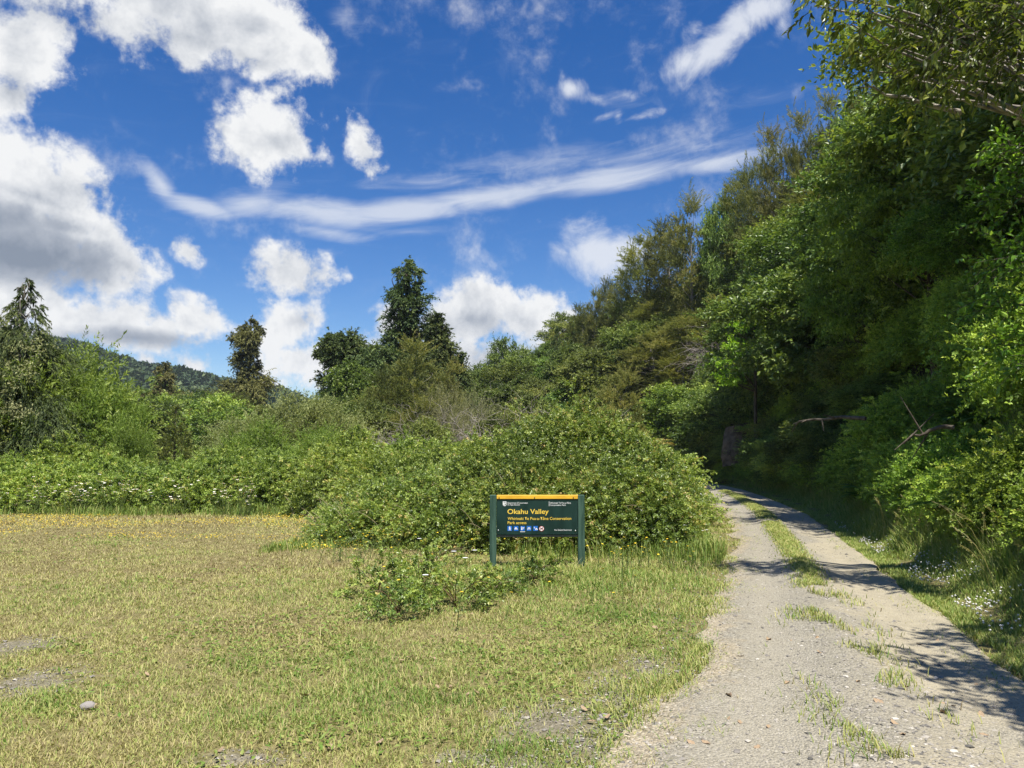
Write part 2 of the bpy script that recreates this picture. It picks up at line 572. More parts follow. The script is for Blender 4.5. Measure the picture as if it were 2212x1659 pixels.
def road_z(x, y):
    l, r = edges_at(y)
    t = (x - l) / (r - l)
    c = np.exp(-((x - crown_line(y)) / .32) ** 2)
    e = sstep(0, .12, t) * sstep(0, .06, 1 - t)
    rut = np.exp(-((t - .27) / .10) ** 2) + np.exp(-((t - .80) / .09) ** 2)
    return .006 + e * (.034 + .05 * c - .022 * rut + .03 * (fbm(x * 1.8, y * 1.1, 4) - .3))


def make_road():
    rows = [-12.0]
    while rows[-1] < 63:
        y = rows[-1]
        rows.append(y + (.5 if y < 2 else .07 + .012 * max(0, y - 4)))
    rows = np.array(rows)
    # from the bend on, rows follow y only while the track still runs away from the camera
    rows = rows[rows < 46]
    l, r = edges_at(rows)
    l = l - .6 * (fbm(rows * 1.4, rows * 0 + 3.7, 6) - .5)
    r = r + .42 * (fbm(rows * 1.3, rows * 0 + 8.1, 5) - .5) - .05
    t = np.linspace(0, 1, 44)
    X = l[:, None] + (r - l)[:, None] * t[None]
    Y = np.repeat(rows[:, None], len(t), 1)
    mb = MB()
    grid_mesh(mb, X, Y, road_z(X, Y), np.repeat(t[None], len(rows), 0))
    # the hidden leg beyond the bend
    a = np.array([(10.45, 45.9), (9.6, 51), (6.3, 58.3), (-.2, 65.4)])
    pts = np.array([np.interp(np.linspace(0, 3, 24), range(4), a[:, 0]), np.interp(np.linspace(0, 3, 24), range(4), a[:, 1])]).T
    tg = unit(np.gradient(pts, axis=0))
    nr = np.stack([tg[:, 1], -tg[:, 0]], -1)
    tt = np.linspace(-1.2, 1.2, 8)
    XY = pts[:, None] + nr[:, None] * tt[None, :, None]
    grid_mesh(mb, XY[..., 0], XY[..., 1], np.full(XY.shape[:2], .016), np.full(XY.shape[:2], .5))
    m, nt = new_mat('gravel_track')
    g = NG(nt)
    pos = g.n('ShaderNodeNewGeometry').outputs['Position']
    at = g.n('ShaderNodeAttribute', attribute_name='v')
    big = g.noise(pos, .8, 5, .6)
    mid = g.noise(pos, 5, 6, .65)
    v1 = g.n('ShaderNodeTexVoronoi')
    v1.inputs['Scale'].default_value = 62
    g.set(v1.inputs['Vector'], pos)
    v2 = g.n('ShaderNodeTexVoronoi')
    v2.inputs['Scale'].default_value = 150
    g.set(v2.inputs['Vector'], pos)
    st1 = g.ramp(v1.outputs['Color'], [(.05, (.17, .155, .12)), (.35, (.28, .256, .20)), (.7, (.365, .335, .265)), (.97, (.50, .462, .37))])
    st2 = g.ramp(v2.outputs['Color'], [(.1, (.19, .172, .13)), (.6, (.335, .305, .235)), (.95, (.47, .43, .335))])
    stones = g.mix(g.smooth(mid, .4, .6), st1, st2)
    sand = g.ramp(mid, [(.2, (.31, .262, .172)), (.6, (.44, .385, .265)), (.85, (.53, .47, .335))])
    # the right-hand wheel track is sandier than the left
    side = g.smooth(at.outputs['Fac'], .42, .85)
    sandy = g.smooth(g.math('ADD', g.math('MULTIPLY_ADD', side, .34, -.10), big), .47, .68)
    wh = g.math('MAXIMUM', g.math('SUBTRACT', 1, g.math('MULTIPLY', g.math('ABSOLUTE', g.math('SUBTRACT', at.outputs['Fac'], .27)), 7.5)), g.math('SUBTRACT', 1, g.math('MULTIPLY', g.math('ABSOLUTE', g.math('SUBTRACT', at.outputs['Fac'], .80)), 7.0)))
    wh = g.smooth(g.math('ADD', wh, g.math('MULTIPLY_ADD', big, 1.2, -.6)), -.1, .8)
    stones = g.mix(g.math('MULTIPLY', g.math('SUBTRACT', 1, wh), .32), stones, g.mix(.5, st1, (.12, .11, .075)))
    stones = g.mix(g.math('MULTIPLY', wh, .6), stones, st2)
    col = g.mix(g.math('MULTIPLY', sandy, .85), stones, g.mix(.3, sand, st2))
    dirt = g.smooth(g.math('ADD', g.math('MULTIPLY', g.math('SUBTRACT', .16, at.outputs['Fac']), 5), g.math('MULTIPLY_ADD', mid, 1.6, -.8)), 0, .6)
    col = g.mix(g.math('MULTIPLY', dirt, .7), col, g.ramp(v1.outputs['Color'], [(.1, (.20, .16, .10)), (.6, (.42, .35, .235)), (.9, (.55, .475, .34))]))
    pr = g.n('ShaderNodeBsdfPrincipled')
    g.set(pr.inputs['Base Color'], col)
    pr.inputs['Roughness'].default_value = .95
    pr.inputs['Specular IOR Level'].default_value = .15
    bp = g.n('ShaderNodeBump')
    bp.inputs['Strength'].default_value = .9
    bp.inputs['Distance'].default_value = .012
    hgt = g.math('ADD', g.math('MULTIPLY', v1.outputs['Distance'], -1.0), g.math('MULTIPLY', mid, .8))
    g.set(bp.inputs['Height'], hgt)
    g.set(pr.inputs['Normal'], bp.outputs[0])
    out = g.n('ShaderNodeOutputMaterial')
    g.set(out.inputs[0], pr.outputs[0])
    tag(mb.build('road', m, smooth=True), 'narrow gravel road curving away past the brambles', 'road', kind='structure')


def stone_template(rng):
    v = np.array([(1, 0, 0), (-1, 0, 0), (0, 1, 0), (0, -1, 0), (0, 0, 1), (0, 0, -1), (.6, .6, .5), (-.6, .6, .45), (-.6, -.6, .5), (.6, -.6, .45)], float)
    t = np.array([(0, 6, 9), (6, 4, 9), (6, 7, 4), (7, 8, 4), (8, 9, 4), (0, 2, 6), (2, 7, 6), (2, 1, 7), (1, 8, 7), (1, 3, 8), (3, 9, 8), (3, 0, 9),
                  (5, 2, 0), (5, 1, 2), (5, 3, 1), (5, 0, 3)])
    return v, t


def make_gravel():
    rng = np.random.default_rng(21)
    v, t = stone_template(rng)
    N = 19000
    y = 3.4 + 20 * rng.random(N) ** 2.4
    l, r = edges_at(y)
    u = rng.random(N)
    # three bands: crown between the wheel tracks, left verge, everywhere
    band = rng.random(N)
    x = np.where(band < .40, crown_line(y) + rng.normal(size=N) * .33, np.where(band < .62, l + rng.normal(size=N) * .30 - .12, l + (r - l) * u))
    ok = (x < r - .03)
    bx = []
    for cx, cy, rx, ry in BARE:
        n = int(500 * min(2.5, rx * ry * 2))
        a, q = rng.random(n) * 6.283, np.sqrt(rng.random(n))
        bx.append(np.stack([cx + rx * q * np.cos(a), cy + ry * q * np.sin(a)], -1))
    bx = np.concatenate(bx)
    bx = bx[bx[:, 1] > 3]
    x, y = np.concatenate([x[ok], bx[:, 0]]), np.concatenate([y[ok], bx[:, 1]])
    n = len(x)
    l, r = edges_at(y)
    z = np.where((x > l) & (x < r), road_z(x, y), .004)
    s = .0035 + .0075 * rng.random(n) ** 3 + .010 * (rng.random(n) < .03)
    S = np.stack([s * (.8 + .7 * rng.random(n)), s * (.8 + .7 * rng.random(n)), s * (.4 + .4 * rng.random(n))], -1)
    V = v[None] * (1 + .28 * rng.normal(size=(n, len(v), 3))) * S[:, None]
    a = rng.random(n) * 6.283
    c, q = np.cos(a)[:, None], np.sin(a)[:, None]
    V = np.stack([V[..., 0] * c - V[..., 1] * q, V[..., 0] * q + V[..., 1] * c, V[..., 2]], -1) + np.stack([x, y, z], -1)[:, None]
    T = t[None] + (np.arange(n) * len(v))[:, None, None]
    mb = MB()
    mb.add(V.reshape(-1, 3), T.reshape(-1, 3), np.repeat(np.clip(.5 + .25 * rng.normal(size=n), 0, 1), len(v)))
    m, nt = new_mat('loose_stone')
    g = NG(nt)
    at = g.n('ShaderNodeAttribute', attribute_name='v')
    pr = g.n('ShaderNodeBsdfPrincipled')
    g.set(pr.inputs['Base Color'], g.ramp(at.outputs['Fac'], [(0, (.09, .085, .075)), (.4, (.22, .20, .17)), (.7, (.33, .30, .25)), (1, (.52, .48, .41))]))
    pr.inputs['Roughness'].default_value = .9
    out = g.n('ShaderNodeOutputMaterial')
    g.set(out.inputs[0], pr.outputs[0])
    tag(mb.build('gravel', m), 'loose grey stones scattered on the road and its verge', 'gravel', kind='stuff')


# ------------------------------------------------------------------ grass
def blades(mb, x, y, z, h, w, v, rng, lean=.5, mi=0):
    n = len(x)
    a = rng.random(n) * 6.283
    d = np.stack([np.cos(a), np.sin(a), np.zeros(n)], -1)
    b = np.stack([-np.sin(a), np.cos(a), np.zeros(n)], -1)
    le = (h * lean * (.3 + 1.2 * rng.random(n)))[:, None]
    p = np.stack([x, y, z], -1)
    up = np.array([0, 0, 1.0])
    h, w = h[:, None], w[:, None]
    V = np.stack([p - b * w * .5, p + b * w * .5, p + d * le * .35 + up * h * .6 + b * w * .4, p + d * le * .35 + up * h * .6 - b * w * .4,
                  p + d * le + up * h], 1)
    T = np.array([(0, 1, 2), (0, 2, 3), (3, 2, 4)])[None] + (np.arange(n) * 5)[:, None, None]
    mb.add(V.reshape(-1, 3), T.reshape(-1, 3), np.repeat(v, 5), mi)


SIGN = G(1160, 1216)


def greenness(x, y):
    """0 straw, 1 lush"""
    near_sign = np.exp(-(((x - 1.2) / 2.9) ** 2 + ((y - 9.6) / 3.2) ** 2))
    fore = np.exp(-(((x + .6) / 3.2) ** 2 + ((y - 5.2) / 1.6) ** 2)) * .22
    right = sstep(-.2, .3, sdist(x, y))
    n = fbm(x * .55, y * .55, 4) - .5
    n2 = fbm(x * 2.3 + 40, y * 2.3, 3) - .5
    far = sstep(8, 17, y) * .16
    return np.clip(.335 + .56 * near_sign + fore * 1.3 + .5 * right + n * 1.0 + n2 * .8 - far, 0, 1)


def make_grass():
    rng = np.random.default_rng(5)
    mb = MB()
    # lawn
    N = 560000
    y = 3.3 * (23.5 / 3.3) ** (rng.random(N) ** 1.02)
    half = y * .72 + 1.8
    x = (rng.random(N) * 2 - 1) * half
    e = sdist(x, y, LEFT)
    keep = e < .45 * (fbm(x * 2.1 + 3, y * 2.1, 4) - .30)
    b = bare(x, y)
    keep &= rng.random(N) > b * .80
    cl = fbm(x * 5, y * 5, 3)
    keep &= rng.random(N) < .35 + 1.5 * (cl - .22)
    x, y, b = x[keep], y[keep], b[keep]
    n = len(x)
    gr = greenness(x, y)
    tuft = fbm(x * 1.4 + 7, y * 1.4, 4)
    h = (.014 + .034 * rng.random(n) ** 1.6 + .045 * gr ** 2 * rng.random(n)) * (.62 + .75 * tuft)
    h *= 1 + 1.2 * (rng.random(n) < .03)
    h *= .70
    tall = np.exp(-(((x - 1.0) / 3.6) ** 2 + ((y - 11.0) / 1.6) ** 2))
    h *= 1 + 1.6 * tall + 1.3 * sstep(15.5, 21, y)
    h *= 1 - .5 * b
    w = .0026 + .00058 * y
    v = np.clip(gr + .21 * rng.normal(size=n), 0, 1)
    dry = rng.random(n) < .16
    v = np.where(dry, v * .25, v)
    blades(mb, x, y, np.zeros(n), h, w, v, rng, 1.15)
    # flat broad-leaved rosettes and clover between the blades
    N2 = 42000
    y = 3.3 * (16 / 3.3) ** rng.random(N2)
    x = (rng.random(N2) * 2 - 1) * (y * .72 + 1.2)
    pt = fbm(x * 1.1 + 31, y * 1.1, 4)
    keep = (sdist(x, y, LEFT) < -.05) & (rng.random(N2) < sstep(.46, .68, pt)) & (rng.random(N2) > .6 * bare(x, y))
    x, y = x[keep], y[keep]
    n = len(x)
    leaves(mb, np.stack([x, y, .008 + .03 * rng.random(n)], -1), unit(rng.normal(size=(n, 3)) * [1, 1, .25] + [0, 0, .3]), unit(rng.normal(size=(n, 3)) * .35 + [0, 0, 1]), .022 + .03 * rng.random(n) + .0012 * y, .010 + .010 * rng.random(n) + .0008 * y, np.clip(.72 + .18 * rng.normal(size=n), 0, 1))
    # wheel-track crown strip
    N = 40000
    y = 4.0 + 30 * rng.random(N) ** 1.15
    x = crown_line(y) + rng.normal(size=N) * np.where(y < 9, .2, .105)
    dn = fbm(x * 2.2 + 3, y * 1.3, 3)
    keep = rng.random(N) < np.where(y < 9.2, sstep(.50, .64, dn) * .8, sstep(.16, .36, dn))
    x, y = x[keep], y[keep]
    n = len(x)
    blades(mb, x, y, road_z(x, y) - .005, (.03 + .06 * rng.random(n)) * np.where(y < 9, .9, .62), .0035 + .0007 * y, np.clip(.5 + .25 * rng.normal(size=n), 0, 1), rng, .9)
    # ragged tufts creeping over the road's left edge
    N = 52000
    y = 3.4 * (24 / 3.4) ** rng.random(N)
    l, r = edges_at(y)
    rt = rng.random(N) < .45
    x = np.where(rt, r + .05 + .20 * rng.normal(size=N), l - .12 + .34 * rng.normal(size=N))
    dn = fbm(x * 2.6 + 11, y * 2.0, 4)
    keep = (rng.random(N) < sstep(.45, .60, dn)) & ((x < l + .55) | (rt & (x > r - .42)))
    x, y = x[keep], y[keep]
    n = len(x)
    blades(mb, x, y, np.zeros(n), .02 + .05 * rng.random(n), .003 + .0006 * y, np.clip(.50 + .25 * rng.normal(size=n), 0, 1), rng, 1.1)
    # right-hand verge and bank
    N = 190000
    y = 3.6 * (44 / 3.6) ** rng.random(N)
    s = -.12 + 3.8 * rng.random(N) ** 1.6
    r = np.interp(y, RIGHT[:, 1], RIGHT[:, 0])
    x = r + s * 1.05
    sd = sdist(x, y)
    jag = (fbm(x * 1.5, y * 1.5, 4) - .5) * .35
    keep = (sd + jag > -.02) & (x < y * .72 + 2.5)
    x, y, sd = x[keep], y[keep], sd[keep]
    n = len(x)
    tl = sstep(.25, 1.1, sd + (fbm(x * .8, y * .8) - .5))
    h = .04 + .05 * rng.random(n) + tl * (.10 + .38 * rng.random(n) ** 1.6)
    blades(mb, x, y, height(x, y) - .01, h, .0045 + .0007 * y, np.clip(.66 + .16 * rng.normal(size=n) - .25 * (rng.random(n) < .12), 0, 1), rng, .6)
    # long grass along the foot of the brambles
    N = 36000
    k = rng.integers(0, 2, N)
    x = np.where(k == 0, -18 + 13.5 * rng.random(N), -4.2 + 8.0 * rng.random(N))
    front = np.where(k == 0, 21.6 + .25 * np.sin(x * 1.3) + .5 * (fbm(x, x * 0 + 2) - .5), np.where(x < 0, 14.4 - .1 * x * x + .9 * (x < -2), 13.0 - .06 * x * x))
    y = front + rng.normal(size=N) * .35
    keep = sdist(x, y, LEFT) < -.05
    x, y, k = x[keep], y[keep], k[keep]
    n = len(x)
    h = (.08 + .26 * rng.random(n) ** 2) * np.where((k == 1) & (x < -1.5), .5, 1) * (.35 + 1.2 * fbm(x * 1.6, y * 1.6 + 9, 3))
    blades(mb, x, y, np.zeros(n), h, .005 + .0006 * y, np.clip(np.where(k == 0, .68, .68) + .2 * rng.normal(size=n), 0, 1), rng, .45)
    m = leaf_mat('grass_blade', [(0, (.26, .20, .10)), (.09, (.55, .485, .235)), (.28, (.48, .455, .165)), (.5, (.36, .40, .115)), (.75, (.21, .30, .060)), (1, (.13, .24, .038))],
                 transl=.3, rough=.55, spec=.25, var=0, hvar=0, ttint=(1.15, 1.15, .7), warm=(1, 1, 1))
    tag(mb.build('grass', m), 'short dry lawn grass turning lush green round the sign', 'grass', kind='stuff')

    # carpet of tiny yellow flowers on the far lawn
    fb = MB()
    N = 9000
    x = -15 + 12.5 * rng.random(N)
    y = 13 + 7.5 * rng.random(N)
    n = fbm(x * .35 + 5, y * .8, 4)
    keep = rng.random(N) < sstep(.44, .64, n)
    x, y = x[keep], y[keep]
    n = len(x)
    z = .05 + .07 * rng.random(n)
    leaves(fb, np.stack([x, y, z], -1), unit(rng.normal(size=(n, 3)) * [1, 1, .2]), unit(rng.normal(size=(n, 3)) * .3 + [0, -.5, 1]), np.full(n, .03), np.full(n, .026), np.clip(.5 + .2 * rng.normal(size=n), 0, 1))
    my = leaf_mat('yellow_carpet', [(0, (.55, .40, .03)), (1, (.78, .60, .08))], transl=.25, var=0, hvar=0, ttint=(1, 1, 1), warm=(1, 1, 1))
    tag(fb.build('yellow_ground_cover', my), 'patches of tiny yellow flowers in the far dry lawn', 'flowers', kind='stuff')

    cb = MB()
    N = 1500
    y = 4.6 + 13 * rng.random(N) ** 1.4
    x = np.interp(y, RIGHT[:, 1], RIGHT[:, 0]) + .15 + .9 * rng.random(N)
    keep = fbm(x * 1.5 + 20, y * 1.5, 3) > .47
    x, y = x[keep], y[keep]
    n = len(x)
    z = height(x, y) + .07 + .06 * rng.random(n)
    v, t = stone_template(rng)
    V = v[None] * .011 + np.stack([x, y, z], -1)[:, None]
    cb.add(V.reshape(-1, 3), (t[None] + (np.arange(n) * len(v))[:, None, None]).reshape(-1, 3), .5)
    tag(cb.build('clover_flowers', plain_mat('clover_white', (.62, .58, .52), (.78, .76, .70), 60, .8)), 'small white clover heads dotting the right-hand verge', 'clover', kind='stuff')


make_ground()
make_road()
make_gravel()
make_grass()

# ------------------------------------------------------------------ plants: templates
def bramble_mesh(seed, domes, nsh, L, mats, canes=30, nleaf=9, six=False, length=(.3, .6)):
    """mound of arching leafy shoots; domes: (cx, cy, rx, ry, h)"""
    rng = np.random.default_rng(seed)
    mb = MB()
    area = np.array([d[2] * d[3] + (d[2] + d[3]) * d[4] for d in domes])
    st = dict(nleaf=nleaf, droop=.35, spread=.9, L=L, asp=.64, nup=.75, tri=True, six=six, t0=.1, stem=.004)
    for (cx, cy, rx, ry, h), a in zip(domes, area / area.sum()):
        n = int(nsh * a)
        u = rng.random(n)
        th = np.arccos(np.clip(1 - 1.02 * u, -.05, 1))
        ph = rng.random(n) * 6.283
        dirn = np.stack([np.cos(ph) * np.sin(th), np.sin(ph) * np.sin(th), np.cos(th)], -1)
        lump = .58 + .70 * fbm(dirn[:, 0] * 2.6 + seed, dirn[:, 1] * 2.6 + dirn[:, 2] * 3.1, 4)
        depth = 1 - .35 * rng.random(n) ** 1.8
        start = dirn * lump[:, None] * depth[:, None] * [rx, ry, h] + [cx, cy, 0]
        start[:, 2] = np.maximum(start[:, 2], .03)
        nrm = unit(dirn / [rx, ry, h])
        dirs = unit(nrm * .9 + [0, 0, .5] + rng.normal(size=(n, 3)) * .7)
        ln = lerp(length[0], length[1], rng.random(n))
        vb = .46 + .30 * (fbm(start[:, 0] * 1.2 + seed, start[:, 1] * 1.2 + start[:, 2], 3) - .5) * 2
        shoots(mb, start, dirs, ln, st, rng, vb)
        # other weeds threaded through the brambles
        sel = (rng.random(n) < .30 * (fbm(start[:, 0] * .9 + 50 + seed, start[:, 1] * .9 + start[:, 2], 3) > .47))
        if sel.sum() > 3:
            shoots(mb, start[sel], unit(dirs[sel] + [0, 0, .5]), ln[sel] * 1.15, dict(nleaf=14, droop=.15, spread=.6, L=L * 1.1, asp=.24, nup=.5, t0=.1), rng, vb[sel] + .14)
        k = int(canes * a)
        if k:
            top = rng.random(k)
            ph = rng.random(k) * 6.283
            th = np.arccos(1 - .62 * top)
            dirn = np.stack([np.cos(ph) * np.sin(th), np.sin(ph) * np.sin(th), np.cos(th)], -1)
            start = dirn * .78 * np.array([rx, ry, h]) + [cx, cy, 0]
            dirs = unit(dirn * .6 + [0, 0, .75] + rng.normal(size=(k, 3)) * .3)
            st2 = dict(st, droop=.55, nleaf=16, t0=.3, stem=.0055)
            shoots(mb, start, dirs, (.7 + .9 * rng.random(k)) * min(1, .22 + .75 * h), st2, rng, np.full(k, .62), 0, 1)
    return mb.mesh('foliage', mats)


def tree_crown(seed, clumps, outc, st, mats, limbs=True):
    rng = np.random.default_rng(seed)
    clumps = np.asarray(clumps, float)
    out = unit(clumps[:, :3] - np.asarray(outc, float))
    mb = MB()
    grow(mb, clumps, out, st, rng)
    return mb.mesh('crown', mats)


def trunk_mesh(seed, clumps, H, r0, mats, bend=.05, low=.25, fork=None, step=1, lr=.28):
    rng = np.random.default_rng(seed + 99)
    mb = MB()
    zs = np.linspace(-.6, H, 12)
    wob = np.cumsum(rng.normal(size=(12, 2)) * bend * H / 12, axis=0)
    wob -= wob[0]
    pts = np.stack([wob[:, 0], wob[:, 1], zs], -1)
    tube(mb, pts, r0 * np.linspace(1.15, .12, 12) ** .9, 7)
    for c in np.asarray(clumps)[::step]:
        z0 = max(low * H, c[2] - .35 * np.hypot(c[0], c[1]) - .15 * H * rng.random())
        z0 = min(z0, H * .95)
        a = np.array([np.interp(z0, zs, pts[:, 0]), np.interp(z0, zs, pts[:, 1]), z0])
        b = c[:3]
        mid = (a + b) / 2 + rng.normal(size=3) * .06 * H * [1, 1, .3] + [0, 0, .02 * H]
        rr = r0 * lr * (1 - .5 * z0 / H)
        ts = np.linspace(0, 1, 7)[:, None]
        cur = (1 - ts) ** 2 * a + 2 * ts * (1 - ts) * mid + ts ** 2 * b
        tube(mb, cur, rr * np.linspace(1, .25, 7), 5)
    return mb.mesh('trunk', mats, True)


def round_clumps(seed, n, rx, rz, zc, r, shell=.5, flat=.0, low=-.6):
    rng = np.random.default_rng(seed)
    out = []
    tries = 0
    while len(out) < n and tries < 6000:
        tries += 1
        d = rand_unit(1, rng)[0]
        if d[2] < low:
            continue
        q = lerp(shell, 1.0, rng.random() ** .6)
        w = 1 + .28 * (rng.random() - .5)
        p = d * q * w * np.array([rx - r * .6, rx - r * .6, rz - r * .5]) + [0, 0, zc]
        rr = r * (.65 + .6 * rng.random())
        if any(np.linalg.norm((p - o[:3]) * [1, 1, 1.35]) < .62 * (rr + o[3]) for o in out):
            continue
        out.append(np.array([*p, rr]))
    return np.array(out)


def profile_clumps(seed, prof, H, n, rfac=.5, rmin=.25, gap=.0):
    """clumps on whorls; prof: list of (t, radius)"""
    rng = np.random.default_rng(seed)
    prof = np.array(prof)
    ts = np.linspace(prof[0, 0], prof[-1, 0], n)
    out = []
    for i, t in enumerate(ts):
        t = np.clip(t + rng.normal() * .008, 0, 1)
        R = np.interp(t, prof[:, 0], prof[:, 1]) * (1 + gap * (rng.random() - .5) * 2)
        r = max(rmin, R * rfac * (.75 + .5 * rng.random()))
        a = i * 2.4 + rng.random() * .9
        q = max(0, R - r * .8)
        out.append((q * math.cos(a), q * math.sin(a), t * H, r))
    return np.array(out)


STY = {
    'broad': dict(dens=80, nleaf=14, droop=.15, spread=.95, L=.15, asp=.56, out=.5, up=.45, jit=.28, len=.95, hang=.1, flat=.62),
    'broadfine': dict(dens=150, nleaf=14, droop=.15, spread=.95, L=.11, asp=.58, out=.5, up=.45, jit=.28, len=.95, hang=.1, flat=.6),
    'kanuka': dict(dens=86, nleaf=30, droop=.24, spread=.58, L=.13, asp=.17, out=.75, up=.75, jit=.3, len=1.05, t0=.2, nup=.7, fold=.1, flat=.75),
    'podo': dict(dens=120, nleaf=16, droop=.32, spread=.75, L=.20, asp=.42, out=.7, up=.25, jit=.3, len=1.0, hang=.25, nup=.8),
    'young': dict(dens=85, nleaf=16, droop=.05, spread=.55, L=.15, asp=.26, out=.7, up=.6, jit=.3, len=1.1, nup=.6),
    'droopy': dict(dens=110, nleaf=22, droop=.75, spread=.55, L=.12, asp=.24, out=1.1, up=.15, jit=.2, len=1.25, hang=.35, nup=.6),
    'willow': dict(dens=150, nleaf=18, droop=.16, spread=.7, L=.11, asp=.28, out=.6, up=.5, jit=.33, len=1.05, nup=.7),
    'fresh': dict(dens=120, nleaf=15, droop=.16, spread=1.0, L=.095, asp=.58, out=.9, up=.12, jit=.34, len=1.2, nup=.8, flat=.36),
    'pale': dict(dens=60, nleaf=12, droop=.05, spread=.6, L=.11, asp=.16, out=.6, up=.5, jit=.35, len=1.1, nup=.4),
}

TEMPL = {}   # kind -> list of (crown mesh, trunk mesh, nominal height, nominal width)


def add_templ(kind, crown, trunk, H, Wd):
    TEMPL.setdefault(kind, []).append((crown, trunk, H, Wd))


for i in range(3):
    cl = round_clumps(31 + i, 38, 2.4, 2.8, 2.7, .85, low=-.85)
    add_templ('broad', tree_crown(31 + i, cl, (0, 0, 2.2), STY['broad'], M['broad']), trunk_mesh(31 + i, cl, 4.4, .13, M['bark']), 5.5, 4.7)
    cl = round_clumps(41 + i, 36, 2.3, 2.5, 2.4, .85, low=-.85)
    add_templ('olive', tree_crown(41 + i, cl, (0, 0, 1.8), STY['broad'], M['olive']), trunk_mesh(41 + i, cl, 4.0, .12, M['palebark']), 4.9, 4.5)
    cl = round_clumps(51 + i, 40, 2.1, 3.3, 3.3, .8, low=-.85)
    add_templ('kanuka', tree_crown(51 + i, cl, (0, 0, 2.2), STY['kanuka'], M['kanuka']), trunk_mesh(51 + i, cl, 5.6, .13, M['palebark'], step=1), 6.7, 4.3)
for i in range(2):
    cl = round_clumps(61 + i, 42, 2.5, 2.8, 2.8, .8, low=-.85)
    add_templ('leafy', tree_crown(61 + i, cl, (0, 0, 2.2), STY['broadfine'], M['broad']), trunk_mesh(61 + i, cl, 4.6, .12, M['bark']), 5.6, 4.9)
    cl = round_clumps(71 + i, 44, 2.8, 1.9, 3.5, .72, low=-.75, shell=.3)
    add_templ('fresh', tree_crown(71 + i, cl, (0, 0, 2.4), STY['fresh'], M['fresh']), trunk_mesh(71 + i, cl, 4.6, .12, M['bark']), 5.4, 5.5)
    prof = [(.08, 1.25), (.3, 1.15), (.55, .85), (.8, .5), (.97, .14)]
    cl = profile_clumps(81 + i, prof, 4.6, 34, .48, .2, .25)
    add_templ('young', tree_crown(81 + i, cl, (0, 0, 1.8), STY['young'], M['olive'] if i == 0 else M['podocarp']), trunk_mesh(81 + i, cl, 4.6, .08, M['bark']), 4.9, 2.7)
    cl = round_clumps(91 + i, 24, 2.0, 1.6, 1.5, .7, low=-.5)
    add_templ('willow', tree_crown(91 + i, cl, (0, 0, .6), STY['willow'], M['willow']), trunk_mesh(91 + i, cl, 2.2, .06, M['palebark'], low=.05), 3.2, 4.2)
    add_templ('sage', tree_crown(95 + i, cl, (0, 0, .6), STY['willow'], M['sage']), trunk_mesh(95 + i, cl, 2.2, .06, M['palebark'], low=.05), 3.2, 4.2)
    cl = round_clumps(101 + i, 22, 1.9, 1.5, 1.6, .65, low=-.4)
    add_templ('pale', tree_crown(101 + i, cl, (0, 0, .5), STY['pale'], M['pale']), trunk_mesh(101 + i, cl, 2.6, .05, M['deadwood'], low=.05, lr=.5), 3.2, 3.9)
cl = round_clumps(111, 20, 1.5, 1.7, 2.2, .7)
add_templ('bright', tree_crown(111, cl, (0, 0, 1.5), dict(STY['fresh'], L=.15, asp=.55, dens=46, nleaf=12), M['bright']), trunk_mesh(111, cl, 3.2, .09, M['bark']), 3.9, 3.1)

GROUPS = {}


def put(kind, name, x, y, H, Wd=None, rz=None, label='', cat='tree', group=None, var=None, z=None, lean=None, crown_name='crown'):
    ts = TEMPL[kind]
    k = int(RNG.integers(len(ts))) if var is None else var % len(ts)
    crown, trunk, h0, w0 = ts[k]
    sc = H / h0
    sw = sc if Wd is None else Wd / w0
    base = H0(x, y) if z is None else z
    e = empty(name, (x, y, base - .05), RNG.random() * 6.283 if rz is None else rz)
    e.scale = (sw, sw, sc)
    if lean:
        e.rotation_euler = (lean[0], lean[1], e.rotation_euler[2])
    tag(e, label, cat, group)
    obj(crown_name, crown, e)
    obj('trunk' if crown_name == 'crown' else 'stem', trunk, e)
    return e


def put_top(kind, name, px, py, d, wpx=None, **kw):
    p = P(px, py, d)
    H = p[2] - H0(p[0], d)
    Wd = None if wpx is None else wpx / F * d
    return put(kind, name, p[0], d, max(H, .6), Wd, **kw)


